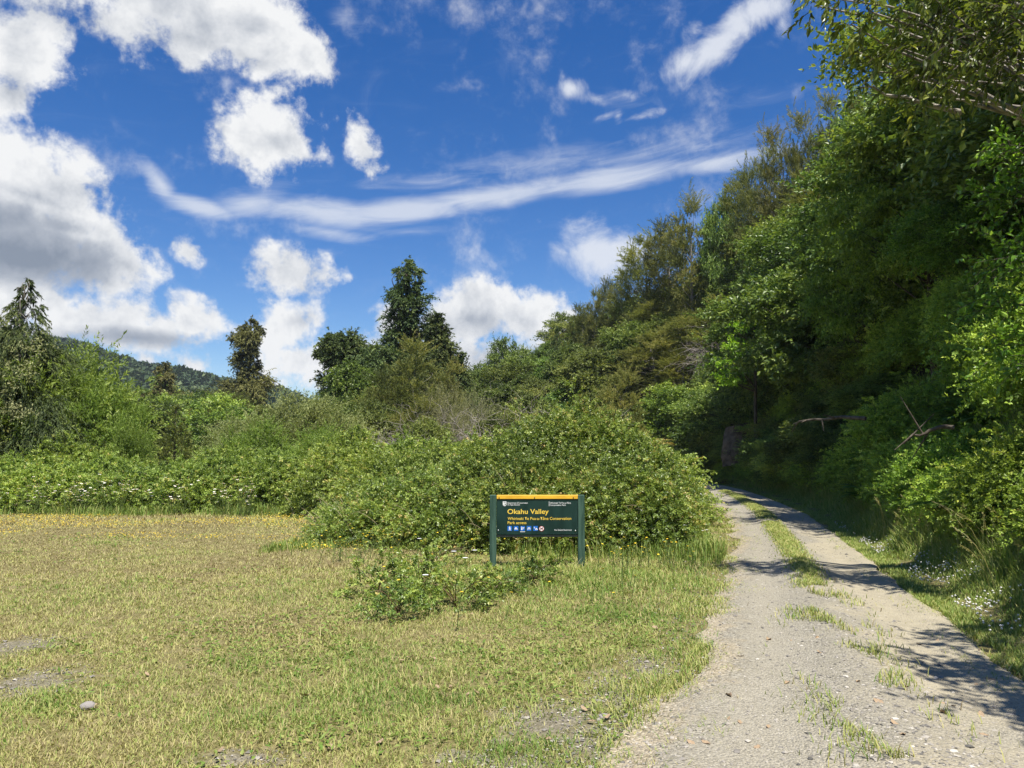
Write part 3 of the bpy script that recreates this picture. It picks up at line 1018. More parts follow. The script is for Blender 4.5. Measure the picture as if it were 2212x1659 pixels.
# ------------------------------------------------------------------ bramble mounds
def mound(name, label, seed, domes, nsh, L, mat, group=None, **kw):
    cx = float(np.mean([d[0] for d in domes]))
    cy = float(np.mean([d[1] for d in domes]))
    dd = [(d[0] - cx, d[1] - cy, *d[2:]) for d in domes]
    e = empty(name, (cx, cy, H0(cx, cy)))
    tag(e, label, 'bramble', group)
    obj('foliage', bramble_mesh(seed, dd, nsh, L, [mat, M['cane']], **kw), e)
    rng = np.random.default_rng(seed + 7)
    mb = MB()
    for d in dd:
        for k in range(26):
            a = rng.random() * 6.283
            q = rng.random() ** .5
            s = np.array([d[0] + .5 * d[2] * q * math.cos(a), d[1] + .5 * d[3] * q * math.sin(a), 0])
            t = np.array([d[0] + 1.02 * d[2] * q * math.cos(a), d[1] + 1.02 * d[3] * q * math.sin(a), d[4] * (.95 - .6 * q * q)])
            m = (s + t) / 2 + [0, 0, .35 * d[4]]
            ts = np.linspace(0, 1, 7)[:, None]
            tube(mb, (1 - ts) ** 2 * s + 2 * ts * (1 - ts) * m + ts ** 2 * t, np.linspace(.009, .004, 7), 4)
    for d in dd:
        k = int(48 * d[2])
        a, q = rng.random(k) * 6.283, rng.random(k) ** .5
        st_ = np.stack([d[0] + d[2] * q * np.cos(a), d[1] + d[3] * q * np.sin(a), d[4] * (1 - q ** 2) * .55], -1)
        di = unit(rng.normal(size=(k, 3)) * [.55, .55, .2] + [0, 0, .8])
        ts = np.linspace(0, 1, 6)
        ln = .45 + .75 * rng.random(k)
        pt = st_[:, None] + ln[:, None, None] * (di[:, None] * ts[None, :, None] + np.array([0, 0, -.35]) * (ts ** 2)[None, :, None])
        many_tubes(mb, pt, np.repeat(np.linspace(.006, .002, 6)[None], k, 0), .5, 1)
    obj('stem', mb.mesh('stem', [M['cane'], M['drystalk']]), e)
    return e


mound('bramble_mound', 'tall leafy bramble mound directly behind the information sign', 1,
      [(.9, 14.9, 2.0, 1.8, 2.15), (-.3, 14.4, 1.3, 1.2, 1.45), (.6, 13.6, 1.6, .9, 1.2), (1.3, 15.3, .75, .8, 2.55), (.2, 15.1, .7, .7, 2.2), (-.7, 14.6, .7, .7, 1.75), (.1, 13.3, .8, .6, 1.45), (1.0, 13.1, .6, .45, .9)], 13500, .044, M['bramble'], canes=130)
mound('bramble_mound', 'rounded bramble mound at the road edge, right of the sign', 2,
      [(2.15, 14.6, 1.25, 1.7, 1.85), (2.30, 13.5, .80, .9, .90), (1.7, 13.5, 1.2, .8, 1.25), (1.9, 14.8, .7, .7, 2.2), (2.65, 14.7, .6, .8, 1.6), (2.45, 13.2, .6, .5, 1.05)], 9000, .043, M['bramble'], canes=90)
mound('bramble_mound', 'low straggly bramble spreading left of the sign into dry grass', 3,
      [(-2.0, 14.9, 1.5, 1.3, 1.0), (-2.9, 15.0, .85, .8, .62), (-1.0, 14.2, 1.2, 1.0, .95), (-.9, 15.8, 1.5, 1.2, 1.35), (-1.6, 14.5, .6, .5, 1.25), (-2.5, 14.7, .5, .5, .95), (-3.2, 14.6, .45, .4, .5)], 6400, .041, M['bramble'], canes=80)
mound('bramble_mound', 'pale bramble bank between the sign mound and the flowering hedge', 4,
      [(-2.6, 18.6, 1.9, 1.7, 1.55), (-1.0, 18.2, 1.7, 1.6, 1.9), (-4.2, 21.2, 1.8, 1.7, 1.8)], 6500, .056, M['hedge'], canes=80)
mound('bramble_mound', 'bramble thicket behind the sign mound, below the dead grey brush', 5,
      [(.8, 18.3, 2.0, 1.8, 2.2), (2.9, 18.3, 1.7, 1.8, 1.9)], 4200, .056, M['hedge'], canes=70)
HL = ['far left stretch of bramble hedge, below the dark drooping tree', 'bramble hedge stretch below the light green willow shrub',
      'bramble hedge stretch with white daisies, in front of the valley gap', 'bramble hedge stretch below the grey-green willow mound',
      'last bramble hedge stretch before the low mound near the sign']
for i, (x, h) in enumerate([(-16.3, 1.25), (-13.6, 1.10), (-11.0, 1.0), (-8.6, 1.2), (-6.4, 1.35)]):
    mound('bramble_hedge', HL[i], 10 + i, [(x, 23.2, 1.75, 1.3, h + .15), (x + .8, 25.0, 1.7, 1.5, h + .22), (x - .6, 22.3, 1.1, .75, h * .88), (x + .8, 22.5, 1.0, .65, h * .98), (x + .1, 22.1, .7, .5, h * .55), (x + 1.3, 23.6, .8, .8, h + .35 * (i % 2))], 7200, .062, M['hedge'], canes=60)

# sprawling young brambles on the grass before the sign
for i, (px, py, r, h, n, lab) in enumerate([
        (985, 1312, .42, .27, 80, 'biggest low bramble clump in the grass before the sign'),
        (1155, 1262, .24, .24, 60, 'small dark bramble tuft in the grass under the sign'),
        (905, 1275, .36, .34, 90, 'spindly bramble arching from the grass, beside the biggest clump'),
        (815, 1290, .42, .30, 55, 'thin bramble runner with few leaves, out in the dry grass'),
        (860, 1335, .28, .26, 60, 'tiny bramble sprig nearest the dry lawn'),
        (1060, 1285, .40, .18, 60, 'low bramble trailing between the biggest clump and the sign'),
        (930, 1225, .60, .28, 70, 'bramble tuft among yellow flowers, left of the sign post')]):
    x, y = G(px, py)
    e = empty('bramble_plant', (x, y, 0))
    tag(e, lab, 'bramble', 'young brambles in the grass')
    obj('foliage', bramble_mesh(200 + i, [(0, 0, r, r * .7, h)], n, .036, [M['bramble'], M['cane']], canes=max(7, n // 14), nleaf=6, length=(.14, .34)), e)
    rng = np.random.default_rng(300 + i)
    mb = MB()
    for k in range(7):
        a = rng.random() * 6.283
        t = np.array([r * math.cos(a), r * .8 * math.sin(a), h * (.4 + .7 * rng.random())])
        ts = np.linspace(0, 1, 7)[:, None]
        tube(mb, 2 * ts * (1 - ts) * np.array([t[0] * .4, t[1] * .4, h * 1.3]) + ts ** 2 * t, np.linspace(.006, .003, 7), 4)
    obj('stem', mb.mesh('stem', M['cane']), e)

# shaded undergrowth up the bank beside the road
spots = [(5.2, .95, 1.1, .9), (6.6, 1.35, 1.2, 1.25), (8.0, 1.15, 1.05, .9), (8.6, 2.4, 1.4, 1.3), (9.8, 1.1, 1.15, 1.05), (11.2, 2.2, 1.5, 1.5), (11.8, .95, 1.0, .85),
         (13.6, 1.1, 1.25, 1.1), (14.2, 2.6, 1.5, 1.4), (16.2, 1.2, 1.3, 1.15), (18.2, 1.9, 1.6, 1.3), (19.4, .95, 1.1, .85), (22.0, 1.3, 1.5, 1.15), (25.5, 1.4, 1.6, 1.1), (29.0, 1.4, 1.6, 1.0), (33, 1.5, 1.6, 1.1), (7.2, 3.0, 1.4, 1.4), (17, 3.2, 1.6, 1.4), (21, 3.2, 1.7, 1.4), (36, .9, 1.5, 1.2), (39, .7, 1.4, 1.0), (41.5, 1.9, 1.6, 1.6), (43.5, .5, 1.5, 1.3), (38.2, 2.6, 1.5, 1.5), (35, 2.7, 1.6, 1.6), (31, 3.0, 1.7, 1.6), (27, 3.2, 1.7, 1.6), (24, 3.3, 1.7, 1.5)]
for i, (x, y, r, h, lab) in enumerate([(-14.6, 25.6, 1.7, 2.1, 'taller bramble hump behind the hedge, beneath the light willow'), (-9.6, 26.2, 1.8, 1.75, 'bramble hump behind the hedge in the valley gap'),
                                       (-5.0, 24.6, 1.9, 2.3, 'bramble hump behind the hedge left of the dead brush'), (-2.6, 22.6, 1.8, 2.1, 'bramble hump below the dead grey brush')]):
    mound('bramble_mound', lab, 60 + i, [(x, y, r, r * .8, h), (x + 1.2, y + .4, r * .7, r * .7, h * .75)], 3600, .062, M['hedge'], canes=60)
bank_meshes = [bramble_mesh(400 + k, [(0, 0, 1.2, 1.2, 1.1), (.5, .4, .9, .8, .8)], 3400, .045, [M['darkbramble'], M['cane']], canes=46, nleaf=8) for k in range(4)]
stem_mb = MB()
_r = np.random.default_rng(17)
for k in range(22):
    a, q = _r.random() * 6.283, _r.random() ** .5
    s = np.array([.5 * q * math.cos(a), .5 * q * math.sin(a), 0])
    t = np.array([1.2 * q * math.cos(a), 1.2 * q * math.sin(a), 1.05 - .6 * q * q])
    ts = np.linspace(0, 1, 7)[:, None]
    tube(stem_mb, (1 - ts) ** 2 * s + 2 * ts * (1 - ts) * ((s + t) / 2 + [0, 0, .4]) + ts ** 2 * t, np.linspace(.009, .004, 7), 4)
bank_stem = stem_mb.mesh('stem', M['cane'])
for i, (y, s, r, h) in enumerate(spots):
    x = float(np.interp(y, RIGHT[:, 1], RIGHT[:, 0])) + s * 1.07 + .85
    e = empty('bank_bramble', (x, y, H0(x, y) - .08), RNG.random() * 6.28)
    e.scale = (r / 1.25, r / 1.25, h / 1.1)
    tag(e, 'shaded bramble on the bank along the right side of the road', 'bramble', 'brambles on the roadside bank')
    obj('foliage', bank_meshes[i % 4], e)
    obj('stem', bank_stem, e)


# ferns on the bank
def frond_mesh(seed, mat):
    rng = np.random.default_rng(seed)
    mb = MB()
    el = .8 + .3 * rng.random()
    n = 22
    t = (np.arange(n) + .6) / n
    d = np.array([math.cos(el), 0, math.sin(el)])
    pos = d * t[:, None] + np.array([.15, 0, -.62]) * (t ** 2)[:, None]
    tan = unit(np.gradient(pos, axis=0))
    side = unit(np.cross(tan, [0, 0, 1.0]))
    up = np.cross(side, tan)
    w = np.maximum(.06, .26 * np.sin(math.pi * np.clip(t * .9 + .12, 0, .99)) ** .8)
    for sg in (-1, 1):
        leaves(mb, pos, side * sg + tan * .45, up + rng.normal(size=up.shape) * .08, w, w * .3, np.clip(.5 + .16 * rng.normal(size=n), 0, 1), 0, fold=.05)
    tube(mb, np.concatenate([[[0, 0, 0]], pos]), np.linspace(.007, .002, n + 1), 3, .3)
    return mb.mesh('frond', mat)


def fern(fronds, loc, q, n, rng, label, group=None, name='fern'):
    e = empty(name, loc, 0)
    e.scale = (q, q, q)
    tag(e, label, 'fern', group)
    for k in range(n):
        o = obj('frond', fronds[k % len(fronds)], e)
        o.rotation_euler = (0, .15 * rng.normal(), k * 2.4 + rng.random() * .5)
        u = .7 + .4 * rng.random()
        o.scale = (u, u, u)


fronds = [frond_mesh(500 + k, M['fern']) for k in range(4)]
rng = np.random.default_rng(44)
for i in range(30):
    y = 8 + 27 * rng.random() ** 1.1
    s = .9 + 2.2 * rng.random()
    x = float(np.interp(y, RIGHT[:, 1], RIGHT[:, 0])) + s
    fern(fronds, (x, y, H0(x, y) + .15 + .3 * rng.random()), .75 + .6 * rng.random(), 10, rng, 'green fern among the shaded brambles of the roadside bank', 'ferns on the roadside bank')
p = P(1417, 925, 30)
fern([frond_mesh(520, M['dryfern'])], (p[0], p[1], p[2] - .75), 1.0, 9, rng, 'yellowed dry fern at the bend, behind the bramble mound', name='dry_fern')

# ------------------------------------------------------------------ far hill
def make_hill():
    pxs = np.array([-900, -400, -100, 60, 110, 160, 230, 290, 350, 430, 480, 520, 600, 645, 720, 900, 1100])
    pys = np.array([748, 745, 738, 738, 744, 742, 768, 790, 800, 812, 834, 838, 846, 864, 900, 930, 945])
    d = 470.0
    rx = np.array([P(a, b, d)[0] for a, b in zip(pxs, pys)])
    rz = np.array([P(a, b, d)[2] for a, b in zip(pxs, pys)]) - 5.0
    xs = np.linspace(-900, 150, 150)
    ys = np.linspace(190, 900, 110)
    X, Y = np.meshgrid(xs, ys, indexing='ij')

    def hz(X, Y):
        # ridge line runs at a constant bearing; spurs give the folds
        Rz = np.interp(X * d / np.clip(Y, 300, 640), rx, rz)
        up = sstep(190, 470, Y)
        dn = 1 - .5 * sstep(500, 900, Y)
        spur = 1 + .20 * (fbm(X * .012 + 3, Y * .010, 3) - .5) * sstep(0, .3, up) * (1 - sstep(.85, 1, up))
        return Rz * up * dn * spur - 2.0

    mb = MB()
    grid_mesh(mb, X, Y, hz(X, Y), .5)
    tag(mb.build('hill', plain_mat('forest_floor', (.016, .024, .012), (.035, .045, .02), .3, .95), smooth=True), 'forested hill closing the valley', 'hill', kind='structure')
    # forest cover: one canopy of crowns
    rng = np.random.default_rng(77)
    tm = []
    for k in range(4):
        n = 230
        dirn = rand_unit(n, rng)
        dirn[:, 2] = np.abs(dirn[:, 2]) * 1.1 - .25
        pos = dirn * [3.3, 3.3, 3.4] * (.75 + .35 * rng.random((n, 1)))
        t = MB()
        leaves(t, pos - dirn * .6, unit(dirn + rng.normal(size=(n, 3)) * .9), unit(dirn * .5 + [0, 0, .9] + rng.normal(size=(n, 3)) * .45), 1.0 + .6 * rng.random(n), .85 + .5 * rng.random(n), np.clip(.5 + .16 * rng.normal(size=n), 0, 1), fold=.1)
        tm.append((np.concatenate(t.V), np.concatenate(t.T), np.concatenate(t.A)))
    N = 4200
    u = rng.random(N)
    y = 215 + 300 * u ** .8
    x = (rng.random(N) * .58 - .74) * y * 1.0
    x = np.where(rng.random(N) < .25, (-.40 + .34 * rng.random(N)) * y, x)
    z = hz(x, y)
    fb = MB()
    for k in range(4):
        sel = np.arange(N) % 4 == k
        V, T, A = tm[k]
        n = sel.sum()
        s = (.95 + 1.0 * rng.random(n) ** 1.4)[:, None, None]
        a = rng.random(n) * 6.283
        c, q = np.cos(a)[:, None], np.sin(a)[:, None]
        tall = (.85 + .4 * rng.random(n) ** 3)[:, None]
        VV = np.stack([V[:, 0] * c - V[:, 1] * q, V[:, 0] * q + V[:, 1] * c, V[:, 2] * tall + 1.6], -1) * s + np.stack([x[sel], y[sel], z[sel]], -1)[:, None]
        tint = .16 * rng.normal(size=(n, 1))
        fb.add(VV.reshape(-1, 3), (T[None] + (np.arange(n) * len(V))[:, None, None]).reshape(-1, 3), (A[None] + tint).ravel())
    tag(fb.build('forest', M['forest']), 'dense native forest covering the far hill', 'forest', kind='stuff')


make_hill()

# ------------------------------------------------------------------ individual trees of the valley
def custom(name, label, px, py, d, clump_fn, st, mat, r0, bark='bark', cat='tree', seed=1, lr=.28, low=.1, group=None, bend=.03):
    """a tree measured on the photograph: tip at (px, py), d metres away"""
    p = P(px, py, d)
    base = H0(p[0], d)
    H = p[2] - base
    cl = clump_fn(H)
    e = empty(name, (p[0], d, base), 0)
    tag(e, label, cat, group)
    rng = np.random.default_rng(seed)
    mb = MB()
    out = unit(np.stack([cl[:, 0], cl[:, 1], .25 * np.hypot(cl[:, 0], cl[:, 1])], -1) + 1e-6)
    grow(mb, cl, out, st, rng)
    obj('crown', mb.mesh('crown', mat), e)
    obj('trunk', trunk_mesh(seed, cl, H * .97, r0, M[bark], low=low, lr=lr, bend=bend), e)
    return e


# tall podocarp of the central group
custom('podocarp_tree', 'tallest tree of the valley, slim dark podocarp rising over the central group', 880, 566, 60,
       lambda H: profile_clumps(601, [(.16, 2.2), (.34, 1.9), (.46, 1.15), (.56, 1.45), (.64, 1.5), (.72, 1.0), (.80, 1.2), (.86, .85), (.92, 1.0), (.965, .75), (.99, .35)], H, 80, .54, .38, .45),
       dict(STY['podo'], dens=95), M['podocarp'], .32, seed=601)
custom('podocarp_tree', 'dark pointed podocarp close on the right of the tallest tree', 946, 678, 58,
       lambda H: profile_clumps(602, [(.15, 2.4), (.4, 2.1), (.6, 1.7), (.78, 1.1), (.9, .65), (.98, .3)], H, 56, .58, .4, .25), dict(STY['podo'], dens=100, up=.5), M['podocarp'], .25, seed=602)
custom('podocarp_tree', 'short dark podocarp at the right end of the central group', 992, 765, 57,
       lambda H: profile_clumps(603, [(.15, 1.3), (.5, 1.1), (.8, .6), (.98, .25)], H, 34, .6, .4, .3), dict(STY['podo'], dens=100), M['podocarp'], .15, seed=603)


def lobes(H, lst):
    return np.array([(x, y, z * H, r) for x, y, z, r in lst])


custom('podocarp_tree', 'round-headed dark tree at the left end of the central group, branch reaching left', 742, 717, 60,
       lambda H: np.concatenate([round_clumps(604, 36, 1.9, 1.7, H - 1.6, .75, low=-.9), lobes(H, [(-1.75, 0, .80, .5), (-1.9, .1, .83, .4), (-1.35, .1, .6, .7), (-.9, -.4, .5, .9), (.6, -.3, .5, 1.0), (1.4, 0, .52, .9)])]),
       dict(STY['podo'], dens=100), M['podocarp'], .24, seed=604, lr=.4)
custom('podocarp_tree', 'broad dark tree between the round-headed tree and the tallest tree', 828, 742, 59,
       lambda H: round_clumps(605, 54, 2.2, 2.9, H - 2.7, .85, low=-.95), dict(STY['podo'], dens=100), M['podocarp'], .24, seed=605)
custom('podocarp_tree', 'low dark green tree under the round-headed tree', 765, 785, 57,
       lambda H: round_clumps(606, 40, 2.1, 2.2, H - 2.1, .8, low=-.95), dict(STY['podo'], dens=100), M['broad'], .2, seed=606)
custom('rimu_tree', 'lone brown-green rimu standing clear against the cloud left of centre', 541, 694, 80,
       lambda H: np.concatenate([profile_clumps(607, [(.42, 1.3), (.5, 1.9), (.57, 2.2), (.63, 1.2), (.70, 1.7), (.77, 1.3), (.84, 1.0), (.91, 1.7), (.955, 1.1), (.99, .6)], H, 44, .5, .5, .45),
                                 lobes(H, [(-1.75, 0, .885, .55), (-1.2, .2, .90, .6), (1.0, 0, .93, .55), (1.9, 0, .60, .55), (-2.0, 0, .57, .6), (-.8, 0, .34, 1.5), (1.2, 0, .33, 1.6), (0, -.8, .25, 1.6), (2.2, 0, .2, 1.4), (-2.2, 0, .2, 1.4), (0, .5, .42, 1.3)])]),
       dict(STY['podo'], dens=95, L=.2, hang=.5), M['rimu'], .34, seed=607, lr=.35, low=.2)
custom('rimu_tree', 'columnar brown-green tree before the forested hill, left of the lone rimu', 356, 783, 80,
       lambda H: profile_clumps(608, [(.1, 2.0), (.4, 1.7), (.65, 1.45), (.8, 1.2), (.9, .8), (.98, .4)], H, 44, .5, .4, .35), dict(STY['podo'], dens=90, L=.2, hang=.4), M['rimu'], .25, seed=608)
custom('rimu_tree', 'stout round brown-green tree next to the columnar one', 295, 842, 76,
       lambda H: round_clumps(609, 30, 2.3, 2.9, H - 2.8, .9, low=-.95), dict(STY['podo'], dens=90, L=.2), M['rimu'], .22, seed=609)
custom('young_conifer', 'young light green conifer with a pointed top in the valley gap', 381, 878, 45,
       lambda H: profile_clumps(610, [(.08, 1.15), (.35, 1.0), (.6, .7), (.8, .4), (.97, .12)], H, 36, .5, .2, .25), dict(STY['young'], dens=95), M['olive'], .09, seed=610)

# dark drooping tree at the left edge
custom('drooping_conifer', 'dark drooping conifer with pale tips at the left edge of the lawn', 60, 604, 27,
       lambda H: np.concatenate([profile_clumps(611, [(.10, 2.5), (.3, 2.2), (.48, 1.65), (.60, 1.1)], H, 52, .40, .4, .4), profile_clumps(613, [(.58, 1.3), (.68, 1.0), (.78, .72), (.88, .48), (.95, .22), (.99, .06)], H, 46, .5, .14, .45)]),
       dict(STY['droopy'], dens=120), M['podocarp'], .12, bark='palebark', seed=611)
custom('drooping_conifer', 'second dark conifer partly cut off by the left picture edge', -18, 668, 27.5,
       lambda H: profile_clumps(612, [(.10, 2.4), (.35, 2.0), (.6, 1.4), (.8, .9), (.96, .35)], H, 54, .42, .3, .35), dict(STY['droopy'], dens=120), M['kanuka'], .14, seed=612)
# pale seed heads hanging in it
sb = MB()
rng = np.random.default_rng(615)
pts = []
for px, py, n, sx, sy in [(42, 880, 26, 30, 14), (30, 800, 18, 35, 40), (75, 740, 16, 30, 40), (20, 850, 14, 25, 40), (60, 780, 14, 40, 30)]:
    for k in range(n):
        p = P(px + rng.normal() * sx * .6, py + rng.normal() * sy * .6, 24.6 + rng.random() * 1.0)
        pts.append(p)
pts = np.array(pts)
for rep in range(7):
    q = pts + rng.normal(size=pts.shape) * .06
    leaves(sb, q, unit(rng.normal(size=pts.shape) + [0, 0, -.6]), rand_unit(len(pts), rng), np.full(len(pts), .11), np.full(len(pts), .045), np.clip(.6 + .2 * rng.normal(size=len(pts)), 0, 1))
o = sb.build('hanging_blossom', M['pale'])
o.location = (0, 0, 0)
tag(o, 'whitish blossom sprays hanging in the dark conifer at the left edge', 'blossom')

# willow shrubs behind the hedge
for px, py, d, w, kind, lab in [
        (150, 766, 28, 350, 'willow', 'big light green willow shrub behind the hedge beside the dark conifer'),
        (225, 850, 27, 220, 'willow', 'lower right shoulder shrub of the light green willow'),
        (90, 860, 27, 200, 'willow', 'light green willow shrub tucked under the dark conifer'),
        (275, 925, 26, 110, 'willow', 'smallest light green willow shrub at the edge of the valley gap'),
        (610, 876, 33, 270, 'sage', 'grey-green willow mound below the lone rimu'),
        (510, 930, 32, 190, 'sage', 'low left shoulder of the grey-green willow mound'),
        (700, 888, 34, 240, 'sage', 'grey-green willow mound joining the central group'),
        (560, 925, 30, 200, 'willow', 'light willow growth in front of the grey-green mound'),
        (700, 930, 29.5, 200, 'willow', 'light willow growth left of the dead grey brush'),
        (470, 962, 29.5, 110, 'sage', 'lowest willow tuft right of the valley gap')]:
    put_top(kind, 'willow_shrub', px, py, d, w, label=lab, cat='shrub', crown_name='foliage')

# shrubs below the central group
for px, py, d, w, kind, name, lab in [
        (900, 748, 50, 190, 'kanuka', 'kanuka_tree', 'brown-green feathery tree in front of the tallest tree'),
        (850, 800, 49, 150, 'kanuka', 'kanuka_tree', 'lower feathery tree left in front of the central group'),
        (965, 790, 51, 120, 'kanuka', 'kanuka_tree', 'feathery tree with pale bloom at the right of the central group'),
        (690, 850, 52, 130, 'olive', 'broadleaf_tree', 'rounded olive shrub tree sloping down left of the central group'),
        (760, 838, 50, 140, 'olive', 'broadleaf_tree', 'olive shrub tree under the round-headed tree'),
        (735, 875, 45, 150, 'olive', 'broadleaf_tree', 'low olive shrub below the round-headed tree'),
        (820, 868, 42, 140, 'olive', 'broadleaf_tree', 'olive shrub tree behind the dead grey brush'),
        (905, 862, 40, 130, 'kanuka', 'kanuka_tree', 'small feathery tree behind the dead grey brush'),
        (960, 822, 43, 110, 'pale', 'pale_shrub', 'pale half-bare shrub right below the central group'),
        (1035, 835, 44, 130, 'pale', 'pale_shrub', 'pale half-bare shrub between the central group and the hillside'),
        (1000, 870, 38, 130, 'pale', 'pale_shrub', 'pale twiggy shrub just above the bramble mound'),
        (930, 892, 34, 120, 'olive', 'broadleaf_tree', 'grey-olive bush right of the dead grey brush'),
        (1075, 880, 36, 120, 'olive', 'broadleaf_tree', 'olive bush above the middle of the bramble mound'),
        (1150, 850, 40, 140, 'olive', 'broadleaf_tree', 'rounded olive tree above the bramble mound, before the far slope'),
        (1225, 868, 38, 130, 'leafy', 'broadleaf_tree', 'green tree above the right of the bramble mound'),
        (1290, 880, 36, 110, 'kanuka', 'kanuka_tree', 'feathery tree above the right end of the bramble mound'),
        (1340, 800, 42, 120, 'kanuka', 'kanuka_tree', 'dark feathery tree at the bend of the road')]:
    put_top(kind, name, px, py, d, w, label=lab, cat='shrub' if 'shrub' in name else 'tree')

# valley-floor trees in front of the far hill
rng = np.random.default_rng(88)
for i in range(60):
    d = 58 + 70 * rng.random()
    px = 150 + 480 * rng.random()
    p = P(px, 900, d)
    H = (4.6 + 5.4 * rng.random()) * (d / 85) ** .9
    if px > 520:
        H *= .6
    kind = ['broad', 'olive', 'kanuka', 'broad'][i % 4]
    put(kind, {'broad': 'broadleaf_tree', 'olive': 'broadleaf_tree', 'kanuka': 'kanuka_tree'}[kind], p[0], d, H, H * .95,
        label='dark bush tree on the valley floor before the far forested hill', group='trees on the valley floor')

# ------------------------------------------------------------------ far ridge and steep hillside
RIDGE = [(1052, 792, 80, 100, 'olive', 'grey-green tree where the far slope starts'), (1088, 728, 80, 80, 'olive', 'tufted tree standing up at the left end of the far ridge'),
         (1122, 745, 79, 80, 'broad', 'round green tree on the left part of the far ridge'), (1150, 742, 82, 70, 'pale', 'greyish thin tree on the far ridge beside the small conifer'),
         (1203, 703, 78, 55, 'young', 'small dark pointed conifer on the far ridge'), (1180, 735, 80, 70, 'broad', 'green tree left of the small ridge conifer'),
         (1232, 690, 79, 60, 'young', 'second pointed conifer, higher up the far ridge'), (1258, 655, 78, 60, 'kanuka', 'olive tree on the far ridge above the pointed conifers'),
         (1288, 622, 76, 60, 'kanuka', 'olive tree on the upper far ridge'), (1312, 600, 75, 55, 'kanuka', 'bushy olive tree high on the far ridge'),
         (1340, 585, 73, 60, 'kanuka', 'topmost olive tree of the far ridge, before the near slope')]
for px, py, d, w, kind, lab in RIDGE:
    put_top(kind, {'olive': 'broadleaf_tree', 'broad': 'broadleaf_tree', 'pale': 'pale_shrub', 'young': 'young_conifer', 'kanuka': 'kanuka_tree'}[kind], px, py, d, w, label=lab, cat='tree')

SKY = [(1395, 500, 70, 150, 'kanuka', 'brownish feathery tree leaning out at the left end of the near slope'),
       (1442, 478, 68, 120, 'kanuka', 'feathery tree on the near skyline beside the leaning one'),
       (1490, 428, 63, 135, 'kanuka', 'dark feathery tree topping the lower step of the skyline'),
       (1555, 412, 61, 95, 'broad', 'small rounded tree poking above the skyline step'),
       (1600, 380, 60, 120, 'kanuka', 'feathery tree in the skyline notch'), (1640, 322, 55, 130, 'kanuka', 'spiky feathery tree at the middle of the near skyline'),
       (1690, 290, 52, 140, 'kanuka', 'bushy feathery tree on the middle skyline'), (1745, 262, 49, 140, 'kanuka', 'feathery tree on the rising skyline'),
       (1800, 225, 46, 140, 'kanuka', 'feathery tree on the skyline below the bare branch'), (1850, 180, 43, 140, 'broad', 'dark tree on the skyline touching the overhanging branch'),
       (1910, 150, 39, 170, 'kanuka', 'skyline tree behind the overhanging branches'), (1980, 90, 35, 190, 'kanuka', 'high slope tree seen through the overhanging branches')]
for px, py, d, w, kind, lab in SKY:
    put_top(kind, {'broad': 'broadleaf_tree', 'kanuka': 'kanuka_tree'}[kind], px, py, d, w, label=lab, cat='tree')

# trees filling the slope
rng = np.random.default_rng(55)
cand = np.stack([-22 + 75 * rng.random(60000), 8 + 92 * rng.random(60000)], -1)
csd = sdist(cand[:, 0], cand[:, 1])
ok = (csd > 1.9) & (csd < np.where(cand[:, 1] > 58, 24, 13)) & (cand[:, 0] < cand[:, 1] * .70 + 3) & (cand[:, 0] > -14)
pts = []
for (x, y), sd in zip(cand[ok], csd[ok]):
    gap = (1.75 + .014 * y) * (1.2 if sd > 8 else 1)
    if (y < 32 and sd < 4.7) or sd < 2.3 or math.hypot(x - 11.9, y - 37) < 3.6:
        continue
    if not any((x - q[0]) ** 2 + (y - q[1]) ** 2 < gap * gap for q in pts):
        pts.append((x, y, sd))
for i, (x, y, sd) in enumerate(pts):
    far = y > 52
    r = rng.random()
    if far:
        kind = 'olive' if r < .45 else 'broad' if r < .8 else 'kanuka'
        H = 3.8 + 2.0 * rng.random()
        grp = 'trees on the far slope'
    else:
        kind = 'leafy' if r < .5 or y < 27 else 'kanuka' if r < .72 else 'broad'
        H = 4.6 + 2.4 * rng.random() + min(1.5, .2 * sd)
        if sd < 3:
            H *= .8
        grp = 'trees on the near slope'
    nm = {'olive': 'broadleaf_tree', 'broad': 'broadleaf_tree', 'leafy': 'broadleaf_tree', 'kanuka': 'kanuka_tree'}[kind]
    lab = {'trees on the far slope': {'kanuka': 'feathery tree among the bush of the far slope beyond the bend', 'x': 'rounded leafy tree among the bush of the far slope beyond the bend'},
           'trees on the near slope': {'kanuka': 'feathery olive tree on the steep slope right of the road', 'x': 'dark leafy tree on the steep slope right of the road'}}[grp]
    put(kind, nm, x, y, H, H * (.95 + .25 * rng.random()), label=lab.get(kind, lab['x']), group=grp + (' (feathery)' if kind == 'kanuka' else ' (leafy)'), lean=(0, -.12 - .1 * rng.random()))

# low bush along the foot of the slope, round the bend
rng = np.random.default_rng(58)
cand = np.stack([-16 + 36 * rng.random(20000), 24 + 55 * rng.random(20000)], -1)
csd = sdist(cand[:, 0], cand[:, 1])
ok = (csd > .9) & (csd < 3.4) & (cand[:, 0] > -8)
bush = []
for (x, y), sd in zip(cand[ok], csd[ok]):
    if (abs(x - 11.6) < 1.5 and 37 < y < 42.5) or any((x - q[0]) ** 2 + (y - q[1]) ** 2 < 2.6 for q in bush):
        continue
    bush.append((x, y))
    put('leafy' if rng.random() < .6 else 'olive', 'roadside_bush', x, y, 1.7 + 1.2 * rng.random(), 2.6 + .8 * rng.random(), label='low leafy bush at the foot of the slope near the bend', cat='bush', group='bushes at the foot of the slope', crown_name='foliage')

